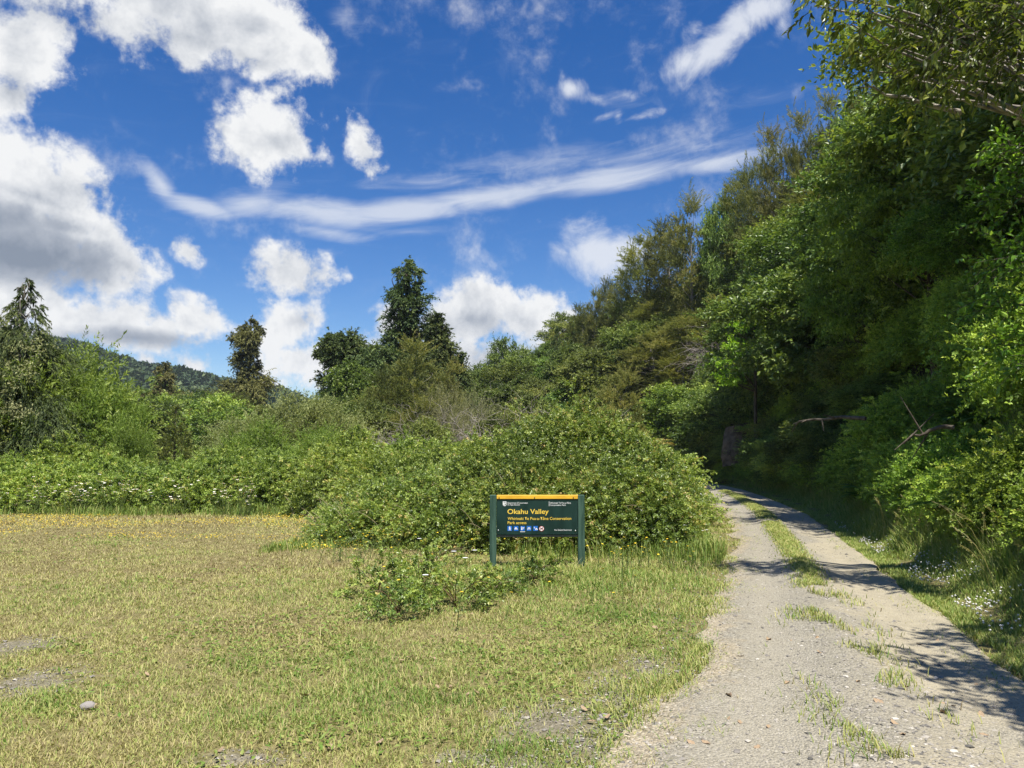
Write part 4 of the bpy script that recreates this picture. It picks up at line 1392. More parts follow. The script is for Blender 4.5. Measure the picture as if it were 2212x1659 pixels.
# fresh green trees close on the right
for px, py, d, w, lab in [(2000, 330, 21.5, 400, 'bright fresh-green spreading tree on the right bank'),
                          (2150, 400, 17.5, 380, 'fresh-green tree at the right edge below the overhanging branches'),
                          (1885, 500, 26, 270, 'fresh-green tree leaning over the bank behind the spreading one')]:
    put_top('fresh', 'broadleaf_tree', px, py, d, w, label=lab, cat='tree')
custom('bright_tree', 'vivid yellow-green broadleaf tree halfway along the slope', 1622, 622, 38,
       lambda H: lobes(H, [(.35, 0, .95, .55), (0, -.2, .88, .65), (.5, -.1, .84, .6), (-.25, 0, .80, .6), (.3, -.3, .75, .6), (-.7, -.1, .70, .65), (-.2, -.3, .66, .65), (-1.1, 0, .61, .6), (-.55, -.3, .57, .65), (-1.3, -.2, .53, .5), (-.9, -.2, .50, .55), (.2, .2, .6, .6)]),
       dict(STY['fresh'], L=.15, asp=.55, dens=60, nleaf=12), M['bright'], .11, seed=630, lr=.5)


# overhanging tree whose trunk stands outside the right picture edge
def overhang():
    L = [(1760, 8, 9.6, .26), (1805, -5, 9.4, .32), (1840, 50, 9.6, .24), (1885, 20, 9.3, .32), (1850, 110, 10, .32), (1885, 150, 10, .36), (1930, 100, 9.7, .40),
         (1945, 160, 9.8, .45), (1965, 40, 9.3, .40), (1985, 215, 9.9, .42), (2020, 110, 9.4, .65), (2035, 20, 9.0, .65), (2060, 170, 9.5, .42), (2100, 80, 8.9, .7),
         (2150, 140, 8.8, .5), (2175, 40, 8.4, .7), (2240, 110, 8.4, .6), (2080, -90, 8.8, .75), (1960, -110, 9.2, .6), (2200, -120, 8.4, .7),
         (2330, 30, 8.2, .8)]
    cl = np.array([(*P(a, b, d * .88), r * .92) for a, b, d, r in L])
    base = np.array([8.0, 8.6, H0(8.0, 8.6)])
    e = empty('overhanging_tree', tuple(base))
    tag(e, 'tree reaching in from the upper right with long hanging leaves', 'tree')
    c2 = cl.copy()
    c2[:, :3] -= base
    rng = np.random.default_rng(700)
    mb = MB()
    top = np.array([0, 0, 6.2])
    out = unit(c2[:, :3] - top + [0, 0, .3])
    st = dict(dens=58, nleaf=9, droop=.28, spread=.8, L=.105, asp=.40, out=.55, up=.2, jit=.22, len=1.05, hang=.55, nup=.7, six=True, stem=.005)
    grow(mb, c2, out, st, rng, 0, 1)
    obj('crown', mb.mesh('crown', [M['leafover'], M['bark']]), e)
    tb = MB()
    zs = np.linspace(-.5, 7.2, 12)
    wob = np.stack([-.09 * zs, .02 * np.sin(zs), zs], -1)
    tube(tb, wob, .17 * np.linspace(1.1, .3, 12), 8)
    for c in c2:
        z0 = np.clip(c[2] - 1.6 - .8 * rng.random(), 1.5, 6.8)
        a = np.array([-.09 * z0, .02 * math.sin(z0), z0])
        m = (a + c[:3]) / 2 + [0, 0, .5] + rng.normal(size=3) * .25
        ts = np.linspace(0, 1, 9)[:, None]
        tube(tb, (1 - ts) ** 2 * a + 2 * ts * (1 - ts) * m + ts ** 2 * c[:3] + rng.normal(size=(9, 3)) * .02, .045 * np.linspace(1, .2, 9), 5)
    # the pale bare branch showing below the leaves
    b0, b1 = P(2070, 245, 8.7) - base, P(1850, 186, 9.0) - base
    ts = np.linspace(0, 1, 9)[:, None]
    tube(tb, lerp(b0, b1, ts) + rng.normal(size=(9, 3)) * .03, .035 * np.linspace(1, .25, 9), 6)
    obj('trunk', tb.mesh('trunk', M['palebark'], True), e)


M['leafover'] = leaf_mat('overhang_leaf', [(0, (.04, .06, .014)), (.4, (.09, .125, .026)), (.7, (.15, .195, .04)), (1, (.23, .26, .07))], rough=.35, spec=.5, var=0, hvar=0, transl=.42, warm=(1.5, 1.4, 1.05))
overhang()


def shade_tree():
    rng = np.random.default_rng(720)
    cl = np.array([(3.5, 3.3, 5.2, .5), (3.9, 2.7, 5.0, .5), (4.3, 3.6, 5.4, .6), (4.6, 2.6, 5.6, .6), (3.7, 4.1, 5.6, .4), (5.1, 3.3, 5.2, .7), (4.4, 4.3, 5.9, .5), (5.0, 2.1, 6.0, .7), (5.6, 2.8, 6.4, .8),
                   (5.7, 3.9, 5.9, .7), (4.0, 1.7, 5.7, .5), (3.3, 2.1, 5.5, .4), (6.3, 3.2, 5.2, .9), (6.2, 2.0, 5.6, .9), (5.2, 4.6, 6.4, .5), (3.1, 3.4, 5.4, .4), (3.2, 2.7, 5.2, .5), (4.2, 3.0, 5.4, .7), (3.9, 2.2, 5.6, .6)])
    cl[:, 0] += .95
    cl[:, 1] += .15
    base = np.array([7.2, 3.1, H0(7.2, 3.1)])
    e = empty('roadside_tree', tuple(base))
    tag(e, 'roadside tree above the right edge, seen only by its shade on the gravel', 'tree')
    cl[:, :3] -= base
    mb = MB()
    grow(mb, cl, unit(cl[:, :3] - [0, 0, 3.0]), dict(dens=230, nleaf=10, droop=.25, spread=.85, L=.11, asp=.46, out=.6, up=.15, jit=.25, len=1.1, hang=.4, nup=.9), rng)
    obj('crown', mb.mesh('crown', M['leafover']), e)
    obj('trunk', trunk_mesh(720, cl, 6.0, .14, M['bark'], low=.3), e)


shade_tree()


def side_branch():
    L = [(2190, 330, 8.3, .32), (2165, 430, 8.2, .30), (2200, 520, 8.0, .36), (2145, 565, 8.2, .26), (2190, 660, 8.0, .36), (2120, 655, 8.3, .22), (2215, 420, 8.0, .36), (2225, 740, 7.8, .36), (2260, 560, 7.8, .5), (2270, 350, 7.9, .5), (2160, 745, 8.0, .25)]
    cl = np.array([(*P(a, b, d), r) for a, b, d, r in L])
    base = np.array([6.6, 8.1, H0(6.6, 8.1)])
    e = empty('roadside_sapling', tuple(base))
    tag(e, 'sapling with glossy light leaves along the right picture edge', 'tree')
    c2 = cl.copy()
    c2[:, :3] -= base
    rng = np.random.default_rng(710)
    mb = MB()
    out = unit(c2[:, :3] - np.array([.3, 0, 3.5]))
    st = dict(dens=190, nleaf=8, droop=.1, spread=.9, L=.075, asp=.55, out=.8, up=.2, jit=.25, len=1.1, hang=.0, nup=1.0, six=True, stem=.004)
    grow(mb, c2, out, st, rng, 0, 1)
    obj('crown', mb.mesh('crown', [M['fresh'], M['bark']]), e)
    tb = MB()
    zs = np.linspace(-.4, 5.0, 10)
    tube(tb, np.stack([-.03 * zs, .0 * zs, zs], -1), .05 * np.linspace(1.1, .3, 10), 7)
    for c in c2:
        z0 = np.clip(c[2] - .5, .4, 4.8)
        a = np.array([-.03 * z0, 0, z0])
        ts = np.linspace(0, 1, 7)[:, None]
        tube(tb, lerp(a, c[:3], ts) + [0, 0, .15] * (ts * (1 - ts)) * 4, .015 * np.linspace(1, .3, 7), 5)
    obj('trunk', tb.mesh('trunk', M['bark'], True), e)


side_branch()

# ------------------------------------------------------------------ dead wood
def twig_mesh(seed, n, w, dep, h, curl=.4, sub=3, rad=.009):
    rng = np.random.default_rng(seed)
    mb = MB()
    a = rng.random(n) * 6.283
    start = np.stack([rng.normal(size=n) * w * .25, rng.normal(size=n) * dep * .25, np.zeros(n)], -1)
    dirs = unit(np.stack([np.cos(a) * .9, np.sin(a) * .7, .35 + .9 * rng.random(n)], -1))
    ln = h * (.7 + .7 * rng.random(n))
    K = 8
    for lev in range(2):
        ts = np.linspace(0, 1, K)
        wig = np.cumsum(rng.normal(size=(len(start), K, 3)) * .05, axis=1) * ln[:, None, None]
        pts = start[:, None] + ln[:, None, None] * (dirs[:, None] * ts[None, :, None] + np.array([0, 0, -1.0]) * curl * (ts ** 2)[None, :, None]) + wig
        many_tubes(mb, pts, np.repeat(np.linspace(1, .3, K)[None], len(start), 0) * rad * (1 if lev == 0 else .55))
        if lev == 0:
            j = rng.integers(2, K, (len(start), sub * 2))
            st2 = np.take_along_axis(pts, j[..., None], 1).reshape(-1, 3)
            d2 = unit(np.repeat(dirs, sub * 2, 0) * .6 + rng.normal(size=(len(st2), 3)) * .7)
            ln = np.repeat(ln, sub * 2) * .45
            start, dirs = st2, d2
    return mb.mesh('dead_twigs', M['deadwood'])


p = P(855, 960, 27)
o = obj('dead_brush', twig_mesh(801, 90, 2.3, 1.4, 1.35))
o.location = (p[0], p[1], 1.35)
tag(o, 'grey heap of dead bare branches on the brambles below the central group', 'dead brush')
for i, (px, py, d, h, lab) in enumerate([(1085, 905, 33, 2.4, 'bare grey dead shrub standing among the pale shrubs'), (950, 900, 36, 2.6, 'bare dead shrub right of the grey brush heap')]):
    p = P(px, py, d)
    o = obj('dead_shrub', twig_mesh(810 + i, 26, .8, .8, h, .15, 4, .014))
    o.location = (p[0], p[1], max(0, p[2] - h * .8))
    tag(o, lab, 'dead shrub')
p = P(1545, 770, 44)
o = obj('dead_branches', twig_mesh(820, 30, 2.0, 1.0, 2.4, .25, 4, .014))
o.location = tuple(p + [0, 0, -.6])
o.rotation_euler = (0, -.5, 0)
tag(o, 'bare grey branches hanging beside the vivid yellow-green shrub', 'dead branch')


def log(label, a, b, r, seed):
    rng = np.random.default_rng(seed)
    mb = MB()
    ts = np.linspace(0, 1, 12)[:, None]
    pts = lerp(a, b, ts) + np.cumsum(rng.normal(size=(12, 3)), 0) * .03 + [0, 0, .18] * (ts * (1 - ts)) * 1.2
    tube(mb, pts, r * np.linspace(1, .35, 12), 8)
    for k in (4, 6, 8, 10):
        e = pts[k] + rng.normal(size=3) * [.5, .3, .35] + (b - a) * .12
        tube(mb, lerp(pts[k], e, np.linspace(0, 1, 5)[:, None]), r * .45 * np.linspace(1, .3, 5), 6)
    o = mb.build('fallen_branch', M['bark'], smooth=True)
    tag(o, label, 'branch')


log('fallen branch lying across the shaded bank above the bend', P(1870, 905, 15.5), P(1720, 922, 17), .042, 1)
log('shorter fallen branch on the bank, nearer the right edge', P(2060, 922, 11.6), P(1975, 975, 11.8), .034, 2)

# bare clay face in the bank at the bend
mb = MB()
rng = np.random.default_rng(9)
u, v = np.meshgrid(np.linspace(-1, 1, 40), np.linspace(0, 1, 40), indexing='ij')
c = P(1582, 985, 41)
w = 1.0 * (1 - .35 * v ** 2) * (1 + .25 * (fbm(v * 3, v * 0 + 4) - .5))
X = u * w
Y = v * .55 + .35 * np.abs(u) ** 2 + .28 * (fbm(u * 2.2 + 3, v * 3.1, 5) - .5) + .12 * np.round(fbm(u * 1.2, v * 4) * 4) / 4
Z = v * 2.5 + .15 * u
XX = np.stack([X, Y, Z], -1)
grid_mesh(mb, XX[..., 0], XX[..., 1], XX[..., 2], .5)
bk = XX.copy()
bk[..., 1] = 1.6 + .2 * u
grid_mesh(mb, bk[::-1, :, 0], bk[::-1, :, 1], bk[::-1, :, 2], .5)
o = mb.build('clay_bank', plain_mat('clay', (.07, .052, .036), (.20, .15, .105), 3.0, .95, .15, .9), smooth=True)
o.location = (c[0] + .3, c[1], 1.15)
o.scale = (.85, 1.0, .85)
o.rotation_euler = (0, 0, -.25)
tag(o, 'bare brown clay face in the shaded bank at the bend', 'clay bank')

# ------------------------------------------------------------------ the sign
M['post'] = plain_mat('green_post', (.024, .060, .042), (.066, .128, .092), 22, .65, .3, .35, stretch=(1, 1, .10))
M['panel'] = plain_mat('dark_green_panel', (.005, .023, .018), (.013, .042, .034), 7, .42, .4, stretch=(1, 1, .35))
M['yellow'] = plain_mat('yellow_rail', (.70, .38, .03), (.88, .53, .05), 14, .5, .35, .2, stretch=(.25, 1, 1))
M['ytext'] = plain_mat('yellow_letters', (.85, .58, .07), (.88, .62, .09), 5, .5)
M['wtext'] = plain_mat('white_letters', (.80, .81, .80), (.86, .86, .85), 5, .5)
M['blue'] = plain_mat('blue_symbol', (.012, .13, .50), (.016, .15, .56), 5, .45)
M['red'] = plain_mat('red_ring', (.55, .05, .04), (.62, .06, .05), 5, .5)
M['black'] = plain_mat('black_mark', (.02, .02, .02), (.03, .03, .03), 5, .5)
M['rail'] = plain_mat('dark_rail', (.014, .020, .020), (.024, .032, .030), 8, .6, .3)
M['steel'] = plain_mat('bolt_steel', (.45, .46, .46), (.60, .61, .60), 40, .35, .5, metal=.8)
M['rust'] = plain_mat('dark_bolt', (.10, .07, .04), (.16, .11, .06), 40, .6, .3, metal=.4)


def make_sign():
    d = 11.35
    s = d / F                                      # metres per survey pixel at the sign
    cx = (1159.5 - CX) * s
    root = empty('information_sign', (cx, d, 0), math.radians(1.2))
    tag(root, 'dark green park sign with yellow top rail on two green posts', 'sign')
    zt = P(1160, 1069, d)[2]
    W_in, pw, pd = 1.178, .098, .098             # panel width between posts, post section
    for sx in (-1, 1):
        mb = MB()
        x0 = sx * (W_in / 2 + pw / 2 + .003)
        box(mb, (x0 - pw / 2, -.060, -.35), (x0 + pw / 2, -.060 + pd, zt), bev=.006)
        obj('post', mb.mesh('post', M['post']), root)
        # small screw in the post
    hw = W_in / 2
    Hp = .566
    z1 = zt - .004
    mb = MB()
    box(mb, (-hw, -.040, z1 - Hp), (hw, -.018, z1 - .054), bev=.003)
    panel = obj('panel', mb.mesh('panel', M['panel']), root)
    mb = MB()
    box(mb, (-hw, -.052, z1 - .0535), (hw + .012, .020, z1 + .003), bev=.004)
    top = obj('top_rail', mb.mesh('top_rail', M['yellow']), root)
    mb = MB()
    box(mb, (-hw, -.034, z1 - Hp - .034), (hw, .030, z1 - Hp - .001), bev=.003)
    obj('bottom_rail', mb.mesh('bottom_rail', M['rail']), root)

    def bolt(parent, x, z, y, r, mat):
        mb = MB()
        tube(mb, [(x, y + .002, z), (x, y - .002, z), (x, y - .005, z), (x, y - .006, z)], [r, r, r * .8, 0.0005], 10)
        obj('bolt', mb.mesh('bolt', mat, True), parent)
    # survey of the panel: photo crop 2212 px wide over 480 px -> metres
    k = W_in / 1446.0

    def X(u):
        return -hw + (u - 352) * k

    def Z(v):
        return z1 - (v - 138) * k * 1.0
    for u in (395, 1028, 1722):
        bolt(top, X(u), Z(180), -.052, .009, M['rust'])
    bolt(panel, X(382), Z(757), -.040, .011, M['steel'])
    bolt(panel, X(1757), Z(765), -.040, .011, M['steel'])
    yf = -.0425

    def text(name, body, u0, v_base, u1, mat, offset=.0, size=None, shear=0.0, word=1.0):
        cu = bpy.data.curves.new(name, 'FONT')
        cu.body = body
        cu.size = 1.0
        cu.offset = offset
        cu.shear = shear
        cu.space_word = word
        cu.extrude = 0.0
        tmp = bpy.data.objects.new(name, cu)
        COL.objects.link(tmp)
        dg = bpy.context.evaluated_depsgraph_get()
        me = bpy.data.meshes.new_from_object(tmp.evaluated_get(dg))
        bpy.data.objects.remove(tmp)
        n = len(me.vertices)
        co = np.empty(n * 3, np.float32)
        me.vertices.foreach_get('co', co)
        co = co.reshape(-1, 3)
        w = co[:, 0].max() - co[:, 0].min()
        sx = (X(u1) - X(u0)) / w
        sz = (size or sx)
        out = np.stack([X(u0) + (co[:, 0] - co[:, 0].min()) * sx, np.full(n, yf), Z(v_base) + co[:, 1] * sz], -1)
        me.vertices.foreach_set('co', out.astype(np.float32).ravel())
        me.materials.clear()
        me.materials.append(mat)
        me.update()
        return obj(name, me, panel)

    text('title_lettering', 'Okahu Valley', 545, 465, 1280, M['ytext'], .013, size=.098)
    text('subtitle_lettering', 'Whirinaki Te Pua-a-T\u0101ne Conservation', 548, 572, 1682, M['ytext'], .006, size=.058)
    text('subtitle_lettering', 'Park access', 548, 645, 882, M['ytext'], .006, size=.058)
    text('department_lettering', 'Department of Conservation', 545, 285, 908, M['wtext'], .002, size=.0315)
    text('department_lettering', 'Te Papa Atawhai', 545, 318, 768, M['wtext'], .002, size=.030, shear=.25)
    text('park_lettering', 'Whirinaki Te Pua-a-T\u0101ne', 1303, 287, 1678, M['wtext'], .003, size=.033)
    text('park_lettering', 'Conservation Park', 1303, 325, 1588, M['wtext'], .003, size=.033)
    text('government_lettering', 'New Zealand Government', 1382, 762, 1690, M['wtext'], .004, size=.029)

    def poly(name, uv, mat, dy=0.0, parent=panel):
        """flat shape from outline points on the panel"""
        me = bpy.data.meshes.new(name)
        me.from_pydata([(X(u), yf - dy, Z(v)) for u, v in uv], [], [tuple(range(len(uv)))])
        me.materials.append(mat)
        me.update()
        return obj(name, me, parent)

    def shapes(name, lst, mat, dy=0.0, parent=panel):
        V, Fc = [], []
        for uv in lst:
            Fc.append(tuple(range(len(V), len(V) + len(uv))))
            V += [(X(u), yf - dy, Z(v)) for u, v in uv]
        me = bpy.data.meshes.new(name)
        me.from_pydata(V, [], Fc)
        me.materials.append(mat)
        me.update()
        return obj(name, me, parent)

    def circ(u, v, r, n=20):
        return [(u + r * math.cos(a), v + r * math.sin(a)) for a in np.arange(n) * 2 * math.pi / n]

    poly('divider_line', [(1285, 247), (1292, 247), (1292, 332), (1285, 332)], M['wtext'])
    # shield with the koru wave
    shapes('shield_emblem', [[(461, 246), (526, 246), (526, 305), (516, 320), (494, 331), (472, 320), (461, 305)]], M['wtext'])
    shapes('shield_emblem', [[(473, 257), (516, 257), (516, 265), (473, 265)], circ(496, 296, 19)], M['panel'], .001)
    shapes('shield_emblem', [circ(488, 300, 11), [(470, 283), (484, 275), (508, 276), (514, 285), (498, 282), (486, 288), (474, 300)]], M['wtext'], .002)
    # five blue squares
    def sq(name, u0, figs):
        b = poly(name, [(u0, 680), (u0 + 80, 680), (u0 + 80, 764), (u0, 764)], M['blue'])
        shapes('symbol', [[(u0 + a, 680 + c) for a, c in f] for f in figs], M['wtext'], .001, b)
    sq('walking_symbol', 545, [circ(40, 14, 8), [(30, 22), (50, 22), (52, 48), (30, 50)], [(24, 24), (31, 24), (31, 44), (24, 42)], [(30, 50), (42, 50), (32, 78), (22, 76)], [(42, 50), (52, 48), (62, 76), (53, 78)], [(50, 26), (64, 38), (62, 44), (50, 36)]])
    sq('camping_symbol', 658, [[(26, 22), (46, 22), (72, 60), (58, 60), (38, 30), (34, 60), (8, 60)], [(44, 34), (56, 60), (40, 60)]])
    sq('lookout_symbol', 774, [circ(24, 20, 9), [(16, 30), (34, 30), (38, 70), (14, 70)], [(34, 28), (70, 24), (70, 36), (34, 40)], [(50, 38), (56, 38), (56, 56), (50, 56)]])
    sq('picnic_symbol', 888, [[(20, 24), (60, 24), (60, 33), (20, 33)], [(10, 43), (70, 43), (70, 51), (10, 51)], [(26, 33), (36, 33), (24, 66), (14, 66)], [(44, 33), (54, 33), (66, 66), (56, 66)]])
    sq('shelter_symbol', 1004, [[(20, 10), (30, 36), (10, 36)], [(17, 36), (23, 36), (23, 46), (17, 46)], [(54, 30), (76, 54), (76, 70), (60, 70), (60, 56), (48, 56), (48, 70), (34, 70), (34, 54)]])
    ring = poly('no_dogs_symbol', circ(1152, 727, 44, 28), M['red'])
    shapes('symbol', [circ(1152, 727, 38, 28)], M['wtext'], .001, ring)
    shapes('symbol', [[(1130, 720), (1160, 712), (1172, 700), (1180, 708), (1170, 730), (1172, 752), (1165, 752), (1160, 732), (1142, 738), (1140, 752), (1133, 752)]], M['black'], .002, ring)
    shapes('symbol', [[(1124, 704), (1130, 698), (1180, 750), (1174, 756)]], M['red'], .003, ring)
    shapes('caption_lettering', [[(770 + 13 * i, 774), (780 + 13 * i, 774), (780 + 13 * i, 786), (770 + 13 * i, 786)] for i in range(7)], M['wtext'])


make_sign()

# ------------------------------------------------------------------ flowers
M['petal'] = plain_mat('white_petal', (.78, .78, .75), (.86, .86, .83), 30, .7)
M['ypetal'] = plain_mat('yellow_petal', (.75, .52, .03), (.85, .64, .05), 30, .7)
M['eye'] = plain_mat('flower_eye', (.70, .45, .03), (.75, .50, .04), 30, .8)
M['stemg'] = plain_mat('flower_stem', (.08, .12, .03), (.12, .16, .04), 20, .7)


def flower_mesh(name, r, hgt, petal, n, cup, seed, eye=True):
    rng = np.random.default_rng(seed)
    mb = MB()
    ts = np.linspace(0, 1, 6)[:, None]
    tip = np.array([.08 * hgt * rng.normal(), .08 * hgt * rng.normal(), hgt])
    tube(mb, ts * tip + [0.03 * hgt, 0, 0] * (ts * (1 - ts)), .0035, 4, .5, 1)
    a = np.arange(n) * 6.283 / n
    d = np.stack([np.cos(a), np.sin(a), np.full(n, cup)], -1)
    tilt = np.array([.2 * rng.normal(), -.35 + .2 * rng.normal(), 0])
    leaves(mb, np.repeat(tip[None], n, 0), d + tilt * 0, np.repeat([[0, 0, 1.0]], n, 0) + tilt * .2, np.full(n, r), np.full(n, r * 6.0 / n), np.full(n, .5), 0, fold=.05)
    if eye:
        tube(mb, [tip - [0, 0, .002], tip + [0, 0, .004], tip + [0, 0, .007]], [r * .34, r * .3, .0008], 8, .5, 2)
    for k in range(4):
        q = tip * (.15 + .2 * k)
        leaves(mb, q[None], rand_unit(1, rng) * [1, 1, .4] + [0, 0, .3], np.array([[0, 0, 1.0]]), np.array([.06]), np.array([.016]), np.array([.5]), 1)
    return mb.mesh(name, [petal, M['stemg'], M['eye']])


rng = np.random.default_rng(66)
dm = [flower_mesh('daisy', .042, .34 + .12 * k, M['petal'], 12, .12, k) for k in range(4)]
i = 0
while i < 285:
    px = rng.random() * 760
    w = .35 + .9 * np.exp(-((px - 520) / 190) ** 2) + .5 * np.exp(-((px - 150) / 110) ** 2)
    if rng.random() * 1.3 > w * sstep(.36, .60, fbm(np.array([px * .035]), np.array([1.5]), 3))[0] * 1.6:
        continue
    x = (px - CX) / F * 22.0
    y = 20.75 + rng.random() * .75 + .2 * math.sin(x) - .3 * np.exp(-((px - 600) / 160) ** 2)
    o = obj('daisy', dm[i % 4])
    q = .8 + .6 * rng.random()
    o.location = (x, y, .42 * fbm(np.array([x * .9]), np.array([4.0]), 3)[0] * rng.random())
    o.scale = (1, 1, q)
    o.rotation_euler = (.15 * rng.normal(), .15 * rng.normal(), rng.random() * 6.28)
    tag(o, 'white daisy in the band of daisies along the hedge foot', 'daisy', 'daisies along the hedge')
    i += 1
ym = [flower_mesh('yellow_flower', .020, .26 + .09 * k, M['ypetal'], 10, .25, 20 + k, False) for k in range(3)]
for i in range(150):
    r = rng.random()
    if r < .30:
        px, py = 745 + rng.normal() * 60 + 60, 1205 + rng.normal() * 12
    elif r < .62:
        px, py = 1330 + rng.random() * 210 - 30, 1212 + rng.random() * 25
    elif r < .82:
        px, py = 720 + rng.random() * 600, 1185 + rng.random() * 40
    else:
        px, py = 740 + rng.random() * 640, 1215 + rng.random() * 150
    x, y = G(px, py)
    o = obj('yellow_flower', ym[i % 3])
    o.location = (x, y, -.04 * rng.random())
    q = .75 + .5 * rng.random()
    o.scale = (1, 1, q)
    o.rotation_euler = (.2 * rng.normal(), .2 * rng.normal(), rng.random() * 6.28)
    tag(o, 'small yellow wildflower in the grass round the sign', 'flower', 'yellow flowers round the sign')
wm = flower_mesh('white_flower', .04, .32, M['petal'], 9, .2, 40, False)
for px, py in [(1520, 1168), (1508, 1172), (1530, 1166), (985, 1225), (1010, 1243), (910, 1190), (1030, 1222), (925, 1290)]:
    x, y = G(px, py + 22)
    o = obj('white_flower', wm)
    o.location = (x, y, .02)
    tag(o, 'white blossom among the low brambles near the sign', 'flower', 'white blossoms near the sign')

# white bramble blossoms are rare specks; dead leaves and stones on the ground
M['deadleaf'] = plain_mat('dead_leaf', (.22, .145, .08), (.46, .35, .23), 25, .8, .2)
M['rock'] = plain_mat('rock', (.27, .24, .22), (.42, .39, .36), 30, .9, .2, .6)


def dead_leaf_mesh(seed):
    rng = np.random.default_rng(seed)
    u, v = np.meshgrid(np.linspace(0, 1, 8), np.linspace(-1, 1, 5), indexing='ij')
    w = .32 * np.sin(math.pi * np.clip(u * .95 + .03, 0, 1)) ** .8
    X = u - .5
    Y = v * w
    Z = .22 * np.abs(v) ** 1.5 * rng.normal() + .5 * (u - .5) ** 2 * rng.normal() + .08 * rng.normal(size=u.shape)
    mb = MB()
    grid_mesh(mb, X, Y, Z, .5)
    return mb.mesh('dead_leaf', M['deadleaf'], True)


dl = [dead_leaf_mesh(k) for k in range(5)]
rng = np.random.default_rng(12)
spots = [(1262, 1538), (1312, 1556), (1278, 1565), (975, 1492), (1010, 1505), (945, 1490), (885, 1425), (868, 1432), (910, 1470), (1030, 1500), (820, 1610), (1020, 1330), (2035, 1415), (1735, 1250), (1990, 1400), (1960, 1505), (1905, 1500), (2060, 1540),
         (1360, 1400), (1430, 1345), (1395, 1385), (1450, 1330), (1415, 1360), (1700, 1485), (1710, 1392), (1600, 1430), (1660, 1580), (1470, 1305), (1350, 1470)] + [(200 + 1100 * rng.random(), 1400 + 240 * rng.random()) for k in range(9)] + [(1480 + 700 * rng.random(), 1330 + 310 * rng.random()) for k in range(22)]
for i, (px, py) in enumerate(spots):
    x, y = G(px, py)
    if sdist(np.array([x]), np.array([y]))[0] > .2:
        continue
    l, r = edges_at(y)
    z = float(road_z(np.array([x]), np.array([y]))[0]) if l < x < r else .02
    o = obj('dead_leaf', dl[i % 5])
    q = .028 + .034 * rng.random()
    o.scale = (q * 1.25, q, q * .6)
    o.location = (x, y, z + .003)
    o.rotation_euler = (.4 * rng.normal(), .3 * rng.normal(), rng.random() * 6.28)
    tag(o, 'curled brown dead leaf lying on the lawn or the gravel', 'dead leaf', 'dead leaves on the ground')


def rock_mesh(seed):
    import bmesh
    bm = bmesh.new()
    bmesh.ops.create_icosphere(bm, subdivisions=3, radius=1)
    rng = np.random.default_rng(seed)
    off = rng.random(3) * 20
    for v in bm.verts:
        c = v.co
        f = .75 + .6 * float(fbm(np.array([c.x * 1.1 + off[0] + c.z]), np.array([c.y * 1.1 + off[1] - c.z * .7]), 4)[0])
        v.co = (c.x * f, c.y * f * .8, c.z * f * .62)
    me = bpy.data.meshes.new('rock')
    bm.to_mesh(me)
    bm.free()
    me.materials.append(M['rock'])
    return me


x, y = G(190, 1532)
o = obj('rock', rock_mesh(3))
o.location = (x, y, .02)
o.scale = (.042, .042, .042)
tag(o, 'lone grey stone lying in the short grass of the near lawn', 'rock')
x, y = G(1308, 1552)
o = obj('rock', rock_mesh(5))
o.location = (x, y, .01)
o.scale = (.035, .03, .03)
tag(o, 'dark stone on the gravelly strip beside the road', 'rock')

# tall seeding grass at the right edge
mb = MB()
rng = np.random.default_rng(90)
n = 80
y = 6.2 + 8 * rng.random(n) ** 1.3
x = np.interp(y, RIGHT[:, 1], RIGHT[:, 0]) + .5 + 1.0 * rng.random(n)
z = height(x, y)
h = .6 + .5 * rng.random(n)
a = rng.random(n) * 6.283
K = 7
ts = np.linspace(0, 1, K)
lean = np.stack([np.cos(a) * .3 - .25, np.sin(a) * .3, np.zeros(n)], -1)
pts_ = np.stack([x, y, z], -1)[:, None] + h[:, None, None] * (np.array([0, 0, 1.0]) * (ts - .22 * ts ** 3)[None, :, None] + lean[:, None] * (ts ** 2)[None, :, None])
many_tubes(mb, pts_, np.repeat(np.linspace(.003, .0018, K)[None], n, 0), .3)
for rep in range(16):
    t = .78 + .22 * rng.random(n)
    b = pts_[:, -1] * ((t - .78) / .22)[:, None] + pts_[:, -3] * (1 - (t - .78) / .22)[:, None]
    leaves(mb, b, unit(pts_[:, -1] - pts_[:, -2] + rng.normal(size=(n, 3)) * .05), rand_unit(n, rng), np.full(n, .035), np.full(n, .010), np.clip(.25 + .2 * rng.normal(size=n), 0, 1))
mg = leaf_mat('seed_grass', [(0, (.42, .35, .20)), (.5, (.30, .27, .12)), (1, (.15, .18, .05))], var=0, hvar=0)
tag(mb.build('seeding_grass', mg), 'tall grass with pale seed heads along the right verge', 'grass', kind='stuff')

